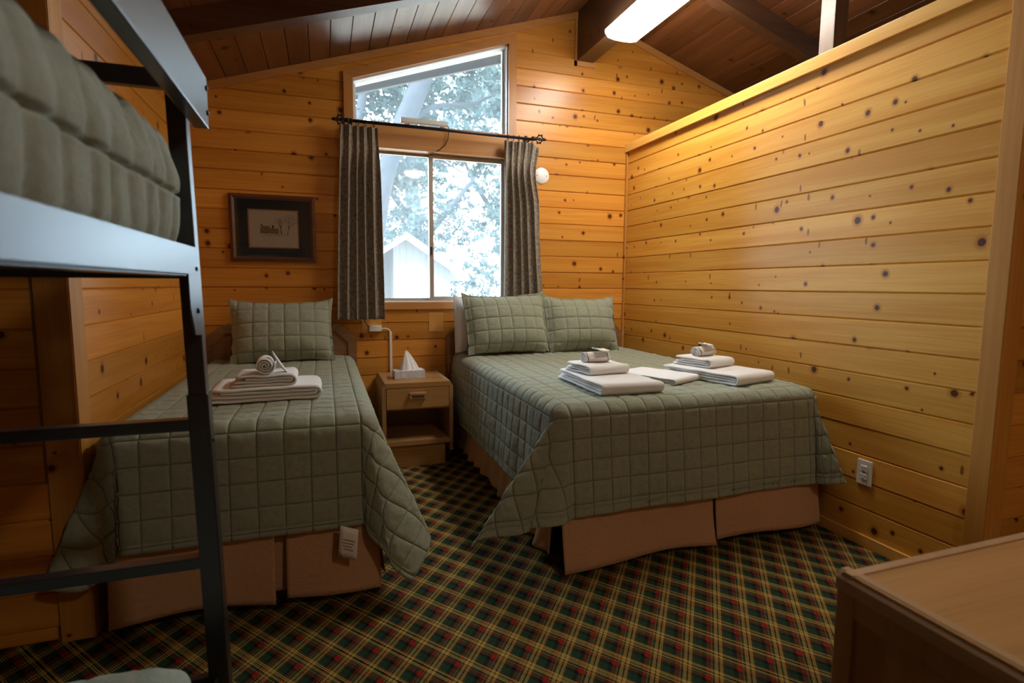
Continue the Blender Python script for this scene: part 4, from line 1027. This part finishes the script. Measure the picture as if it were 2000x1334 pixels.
# ------------------------------------------------------------------ framed picture
def picture():
    x0, x1, z0, z1 = -.603, -.050, 1.420, 1.880; y = YB - .003; w, h = x1 - x0, z1 - z0
    p = thing('framed_picture', 'small country house print with navy mat in a dark wooden frame', 'picture', ((x0 + x1) / 2, y, z0))
    fw = .034
    for poly in ([(x0, z0), (x1, z0), (x1 - fw, z0 + fw), (x0 + fw, z0 + fw)], [(x1, z0), (x1, z1), (x1 - fw, z1 - fw), (x1 - fw, z0 + fw)],
                 [(x1, z1), (x0, z1), (x0 + fw, z1 - fw), (x1 - fw, z1 - fw)], [(x0, z1), (x0, z0), (x0 + fw, z0 + fw), (x0 + fw, z1 - fw)]):
        mb = MB(); n = 4
        cx_ = sum(q[0] for q in poly) / 4; cz_ = sum(q[1] for q in poly) / 4
        v = [(q[0], y, q[1]) for q in poly] + [(q[0], y - .018, q[1]) for q in poly[:2]] + [(q[0], y - .024, q[1]) for q in [((poly[0][0] * .45 + poly[3][0] * .55), (poly[0][1] * .45 + poly[3][1] * .55)), ((poly[1][0] * .45 + poly[2][0] * .55), (poly[1][1] * .45 + poly[2][1] * .55))]] + [(q[0], y - .012, q[1]) for q in (poly[3], poly[2])]
        f = [(0, 1, 2, 3), (0, 1, 5, 4), (4, 5, 7, 6), (6, 7, 9, 8), (3, 2, 9, 8), (0, 4, 6, 8, 3), (1, 2, 9, 7, 5)]
        mb.add(v, f); part(mb, 'frame_rail', M['frame'], p)
    def ring(nm, mat, o, i, ya, yb):
        mb = MB()
        mb.box(o[0], i[0], ya, yb, o[2], o[3]); mb.box(i[1], o[1], ya, yb, o[2], o[3]); mb.box(i[0], i[1], ya, yb, o[2], i[2]); mb.box(i[0], i[1], ya, yb, i[3], o[3]); return part(mb, nm, mat, p)
    I = (x0 + .205 * w, x0 + .795 * w, z0 + .205 * h, z0 + .785 * h)
    ring('mat_board', M['navy'], (x0 + fw * .8, x1 - fw * .8, z0 + fw * .8, z1 - fw * .8), I, y - .009, y - .005)
    e = .008; J = (I[0] + e, I[1] - e, I[2] + e, I[3] - e)
    ring('inner_mat', M['pink'], (I[0] - .004, I[1] + .004, I[2] - .004, I[3] + .004), J, y - .0065, y - .0045)
    pr = part(MB().box(J[0] - .003, J[1] + .003, y - .004, y - .002, J[2] - .003, J[3] + .003), 'print', M['paper'], p)
    R_ = random.Random(3); mb = MB(); mp = MB(); pw, phh = J[1] - J[0], J[3] - J[2]
    def Q(u, v): return (J[0] + pw * u, J[2] + phh * v)
    def stroke(a, b, t, m=mb):
        a = Vector(Q(*a)); b = Vector(Q(*b)); d = b - a
        if d.length < 1e-6: return
        n = Vector((-d.y, d.x)).normalized() * t / 2; yy = y - .0043
        m.add([(a.x - n.x, yy, a.y - n.y), (b.x - n.x * .6, yy, b.y - n.y * .6), (b.x + n.x * .6, yy, b.y + n.y * .6), (a.x + n.x, yy, a.y + n.y)], [(0, 1, 2, 3)])
    def quad(u0, u1, v0, v1, m): 
        a = Q(u0, v0); b = Q(u1, v1); m.add([(a[0], y - .0041, a[1]), (b[0], y - .0041, a[1]), (b[0], y - .0041, b[1]), (a[0], y - .0041, b[1])], [(0, 1, 2, 3)])
    quad(.22, .60, .37, .52, mp); quad(.24, .42, .50, .58, mp); quad(.24, .27, .57, .62, mb); quad(.47, .50, .50, .60, mb); quad(.46, .51, .57, .60, mb)
    for k in range(120): u = R_.uniform(.2, .66); v = R_.uniform(.34, .56 if u < .5 else .48); stroke((u, v), (u + R_.uniform(-.04, .04), v + R_.uniform(-.03, .03)), .0011)
    for k in range(26): u = R_.uniform(.22, .74); v = R_.uniform(.30, .36); stroke((u, v), (u + R_.uniform(.02, .1), v + R_.uniform(-.01, .01)), .0007)
    def branch(u, v, a, L, t, d):
        u2, v2 = u + L * math.cos(a) * .8, v + L * math.sin(a); stroke((u, v), (u2, v2), t)
        if d: 
            for s in (-1, 1) if d < 4 else (-1, 0, 1): branch(u2, v2, a + s * R_.uniform(.25, .6), L * R_.uniform(.62, .82), t * .66, d - 1)
    branch(.665, .36, 1.7, .15, .006, 4); branch(.78, .33, 1.35, .2, .005, 4)
    mp.build('wash', M['ink_pale'], pr); mb.build('ink_drawing', M['ink'], pr)
    part(MB().box(x0 + fw * .85, x1 - fw * .85, y - .0115, y - .0105, z0 + fw * .85, z1 - fw * .85), 'glass', M['picture_glass'], p)
picture()

# ------------------------------------------------------------------ small wall fittings
pt = thing('round_cover_plate', 'round white blank cover plate screwed to the pine wall', 'cover plate', (1.690, YB, 2.150))
MB().lathe([(.064, .004), (.064, -.002), (.061, -.005), (.001, -.006)], (0, -.002, 0), 'y', 40).build('plate', M['white'], pt)
for sx in (-.042, .042): MB().lathe([(.004, 0), (.004, -.0015), (.001, -.002)], (sx, -.0075, .0), 'y', 10).build('screw', M['bolt'], pt)
def outlet():
    o = thing('wall_outlet', 'cream double power outlet low on the partition', 'outlet', (XR, 1.885, .365))
    MB().box(-.007, .001, -.038, .038, -.061, .061, .003).build('plate', M['white'], o)
    for s in (-1, 1):
        f = MB().box(-.010, -.006, -.017, .017, s * .020 - .0145, s * .020 + .0145, .004).build('socket', M['white'], o)
        MB().box(-.0106, -.0096, -.0085, -.0065, s * .020 - .001, s * .020 + .008).box(-.0106, -.0096, .0065, .0085, s * .020 - .001, s * .020 + .007).lathe([(.0025, 0), (.0025, .001)], (-.0106, 0, s * .020 - .007), 'x', 10).build('slots', M['slot'], f)
    MB().lathe([(.003, 0), (.003, .001)], (-.008, 0, 0), 'x', 10).build('screw', M['bolt'], o)
outlet()
tag(MB().box(.760, .873, YB - .004, YB + .004, .903, 1.053, .001).build('wood_patch', M['trim_h']), 'small pale wooden patch on the wall above the nightstand', 'wall patch')
tag(MB().box(.255, .400, YB - .004, YB + .003, .905, 1.005, .001).build('wood_patch', M['trim_h']), 'small pale wooden patch behind the white plug adapter', 'wall patch')
pa = thing('power_adapter', 'white plug adapter with white cable running down in a channel', 'power adapter', (.352, YB, .938))
MB().box(-.045, .045, -.040, -.003, -.022, .022, .006).build('body', M['white'], pa)
MB().tube([(.040, -.02, -.004), (.075, -.018, -.003), (.100, -.012, -.012), (.113, -.007, -.034)], [.006, .0055, .005, .005], 8).build('cable', M['white'], pa)
MB().box(.104, .122, -.013, .001, -.352, -.028, .003).build('channel', M['white'], pa)
part(MB().tube([(.262, YB - .05, 1.10), (.268, YB - .045, 1.02), (.275, YB - .035, .99), (.290, YB - .028, .966), (.312, YB - .022, .948)], .0028, 8), 'power_cord', M['cord_black'], pa)
# white bar on the window rail with its cable
bar = thing('antenna_bar', 'slim white bar device resting on the window middle rail', 'device', (.737, YB - .028, 2.446))
MB().box(-.178, .178, -.022, .022, .006, .040, .008).build('body', M['white'], bar)
for s in (-.13, .13): MB().box(s - .02, s + .02, -.015, .015, 0, .008, .002).build('foot', M['white'], bar)
tag(MB().tube([(.905, YB - .030, 2.462), (.916, YB - .032, 2.452), (.917, YB - .034, 2.41), (.912, YB - .034, 2.36), (.890, YB - .030, 2.315), (.850, YB - .024, 2.28), (.805, YB - .004, 2.262), (.797, YB + .05, 2.258)], .0035, 8).build('device_cable', M['cord_black']), 'black cable hanging from the white bar to the sliding window', 'cable')

# ------------------------------------------------------------------ fluorescent light
def tube_light(ya, yb, label):
    x, zt = RX + .008, 3.076
    l = thing('ceiling_light', label, 'ceiling light', (x, (ya + yb) / 2, zt))
    part(MB().box(x - .115, x + .115, ya + .01, yb - .01, zt - .022, zt + .003, .003), 'housing', M['white_paint'], l)
    prof = [(x - .135, zt - .004), (x - .135, zt - .026), (x - .112, zt - .054), (x - .06, zt - .064), (x, zt - .066), (x + .06, zt - .064), (x + .112, zt - .054), (x + .135, zt - .026), (x + .135, zt - .004)]
    part(MB().prism(prof, 'y', ya, yb), 'diffuser', M['diffuser'], l)
tube_light(2.41, 3.635, 'glowing wraparound fluorescent light under the ridge beam, nearest the window wall')
def fill_light():  # unseen fill lamp added behind the camera to brighten the bed fronts
    x, y = 1.55, -1.45; z = roof(x) - .012
    l = thing('fill_light', 'small round added fill light, unseen, behind the camera', 'ceiling light', (x, y, z))
    part(MB().lathe([(.15, .02), (.15, -.02), (.14, -.03)], (x, y, z)), 'base', M['white_paint'], l)
    part(MB().lathe([(.138, -.028), (.13, -.055), (.10, -.085), (.05, -.102), (.002, -.106)], (x, y, z)), 'fill_dome', M['fill'], l)
fill_light()

# ------------------------------------------------------------------ outside the window
struct(MB().box(-40, 60, YB + .3, 90, -.9, -.8).build('ground', M['dirt']))
mb = MB()
for xe in (XLL - .15, XE + .2): mb.prism([(RX, RZ + .014), (xe, roof(xe) + .014), (xe, roof(xe) + .13), (RX, RZ + .13)], 'y', YB + .16, CY1)
struct(mb.build('soffit', M['shed_roof']), 'pale soffit of the roof overhang outside')
struct(MB().prism([(XLL - .15, roof(XLL - .15) - .072), (RX, RZ - .072), (XE + .2, roof(XE + .2) - .072), (XE + .2, roof(XE + .2) + .14), (RX, RZ + .14), (XLL - .15, roof(XLL - .15) + .14)], 'y', CY1 - .04, CY1).build('barge_board', M['barge']), 'dark barge board of the roof overhang outside')
struct(MB().tube([(1.62, YB + .15, 1.98), (1.40, YB + .75, 2.62)], .045, 4, smooth=False).build('knee_brace', M['beam_x']), 'timber brace under the roof overhang outside')
def oak(name, label, trunks, foliage, leafm, n_leaf, size, seed, cat='tree'):
    R_ = np.random.RandomState(seed)
    base = trunks[0][0][0]; t = thing(name, label, cat, (base[0], base[1], -.8))
    for path, rads in trunks:
        part(MB().tube(path, rads, 12), 'trunk', M['bark'], t)
    V = []; 
    for (c, rad, frac) in foliage:
        n = int(n_leaf * frac); 
        # leaves gather on twigs inside the blob
        nt = max(6, n // 22); tw = R_.normal(size=(nt, 3)); tw /= np.linalg.norm(tw, axis=1, keepdims=True); tw *= (R_.rand(nt, 1) ** .45)
        pick = R_.randint(0, nt, n); p = np.array(c) + (tw[pick] + R_.normal(size=(n, 3)) * .09) * np.array(rad)
        a = R_.normal(size=(n, 3)); a /= np.linalg.norm(a, axis=1, keepdims=True); b = np.cross(a, R_.normal(size=(n, 3))); b /= np.linalg.norm(b, axis=1, keepdims=True)
        sz = size * (.6 + .8 * R_.rand(n, 1)); V.append(np.stack([p - a * sz, p + b * sz * .5, p + a * sz, p - b * sz * .5], 1))
    V = np.concatenate(V).reshape(-1, 3); F = np.arange(len(V)).reshape(-1, 4)
    o = mesh_obj('foliage', V.tolist(), F.tolist(), leafm, t); o.location = -Vector(t.location); o['kind'] = 'stuff'
    return t
Rf = np.random.RandomState(5)
def blobs(n, xr_, yr_, zr_, r): return [((Rf.uniform(*xr_), Rf.uniform(*yr_), Rf.uniform(*zr_)), (r * Rf.uniform(.7, 1.4), r * Rf.uniform(.7, 1.2), r * Rf.uniform(.45, .9)), 1.0 / n) for _ in range(n)]
oak('oak_tree', 'leaning grey oak trunk with leafy crown outside the window',
    [([(.45, 8.1, -.9), (.55, 8.05, .6), (.66, 8, 1.9), (.80, 8, 2.6), (.905, 8, 2.97), (1.13, 8, 3.56), (1.40, 8, 4.18), (1.95, 8.1, 5.3), (2.6, 8.3, 6.8)], [.26, .20, .155, .13, .125, .145, .13, .11, .07]),
     ([(1.10, 8, 3.5), (1.6, 8.3, 3.9), (2.3, 8.6, 4.1), (3.0, 8.8, 4.5)], [.05, .035, .025, .012]),
     ([(.95, 8, 3.1), (1.5, 8.2, 3.2), (2.1, 8.5, 3.0)], [.035, .022, .01])],
    blobs(22, (.6, 3.4), (8.3, 10.5), (2.6, 5.6), .55), M['leaf'], 11000, .050, 1)
oak('oak_tree', 'thin leaning oak trunk beside the thicker one outside the window',
    [([(.10, 8.4, -.9), (.25, 8.4, 1.6), (.42, 8.4, 3.0), (.53, 8.4, 3.62), (.62, 8.4, 4.1), (.75, 8.5, 5.5)], [.10, .085, .07, .065, .06, .03])],
    blobs(10, (-.2, 1.4), (8.6, 10.5), (2.9, 5.2), .5), M['leaf'], 5000, .050, 2)
for k, (x, y) in enumerate(((3.0, 19.0), (7.0, 21.0), (11.0, 23.0))):
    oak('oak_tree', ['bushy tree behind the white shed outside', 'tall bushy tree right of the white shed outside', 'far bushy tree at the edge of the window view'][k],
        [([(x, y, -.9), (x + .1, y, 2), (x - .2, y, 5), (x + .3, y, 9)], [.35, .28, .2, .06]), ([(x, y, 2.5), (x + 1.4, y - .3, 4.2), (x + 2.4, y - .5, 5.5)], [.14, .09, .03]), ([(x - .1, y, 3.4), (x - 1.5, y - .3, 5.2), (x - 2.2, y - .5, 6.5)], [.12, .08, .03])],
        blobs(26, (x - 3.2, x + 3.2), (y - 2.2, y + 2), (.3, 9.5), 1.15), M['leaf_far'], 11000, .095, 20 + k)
def shed():
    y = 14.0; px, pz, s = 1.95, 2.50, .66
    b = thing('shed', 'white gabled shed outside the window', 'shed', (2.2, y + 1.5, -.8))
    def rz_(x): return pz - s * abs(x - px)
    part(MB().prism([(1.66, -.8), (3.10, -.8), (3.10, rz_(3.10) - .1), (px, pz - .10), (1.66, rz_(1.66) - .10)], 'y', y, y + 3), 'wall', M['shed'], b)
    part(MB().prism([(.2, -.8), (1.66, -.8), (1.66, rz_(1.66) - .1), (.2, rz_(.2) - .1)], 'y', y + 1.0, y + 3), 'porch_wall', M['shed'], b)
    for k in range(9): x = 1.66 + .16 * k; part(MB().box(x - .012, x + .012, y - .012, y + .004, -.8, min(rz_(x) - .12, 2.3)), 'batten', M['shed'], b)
    part(MB().box(.9, 1.35, y + .98, y + 1.01, .6, 1.5), 'window_pane', M['car_glass'], b)
    for sg, xe in ((-1, -.2), (1, 3.5)):
        part(MB().prism([(px, pz - .10), (xe, rz_(xe) - .10), (xe, rz_(xe) + .04), (px, pz + .04)], 'y', y - .35, y + 3.3), 'roof', M['shed_roof'], b)
shed()
tag(MB().tube([(.82 + .36 * i / 12, YB + .163, 2.275 - .062 * math.sin(math.pi * i / 12)) for i in range(13)], .003, 6).build('outside_wire', M['cord_black']), 'thin dark wire sagging outside the sliding window', 'wire')
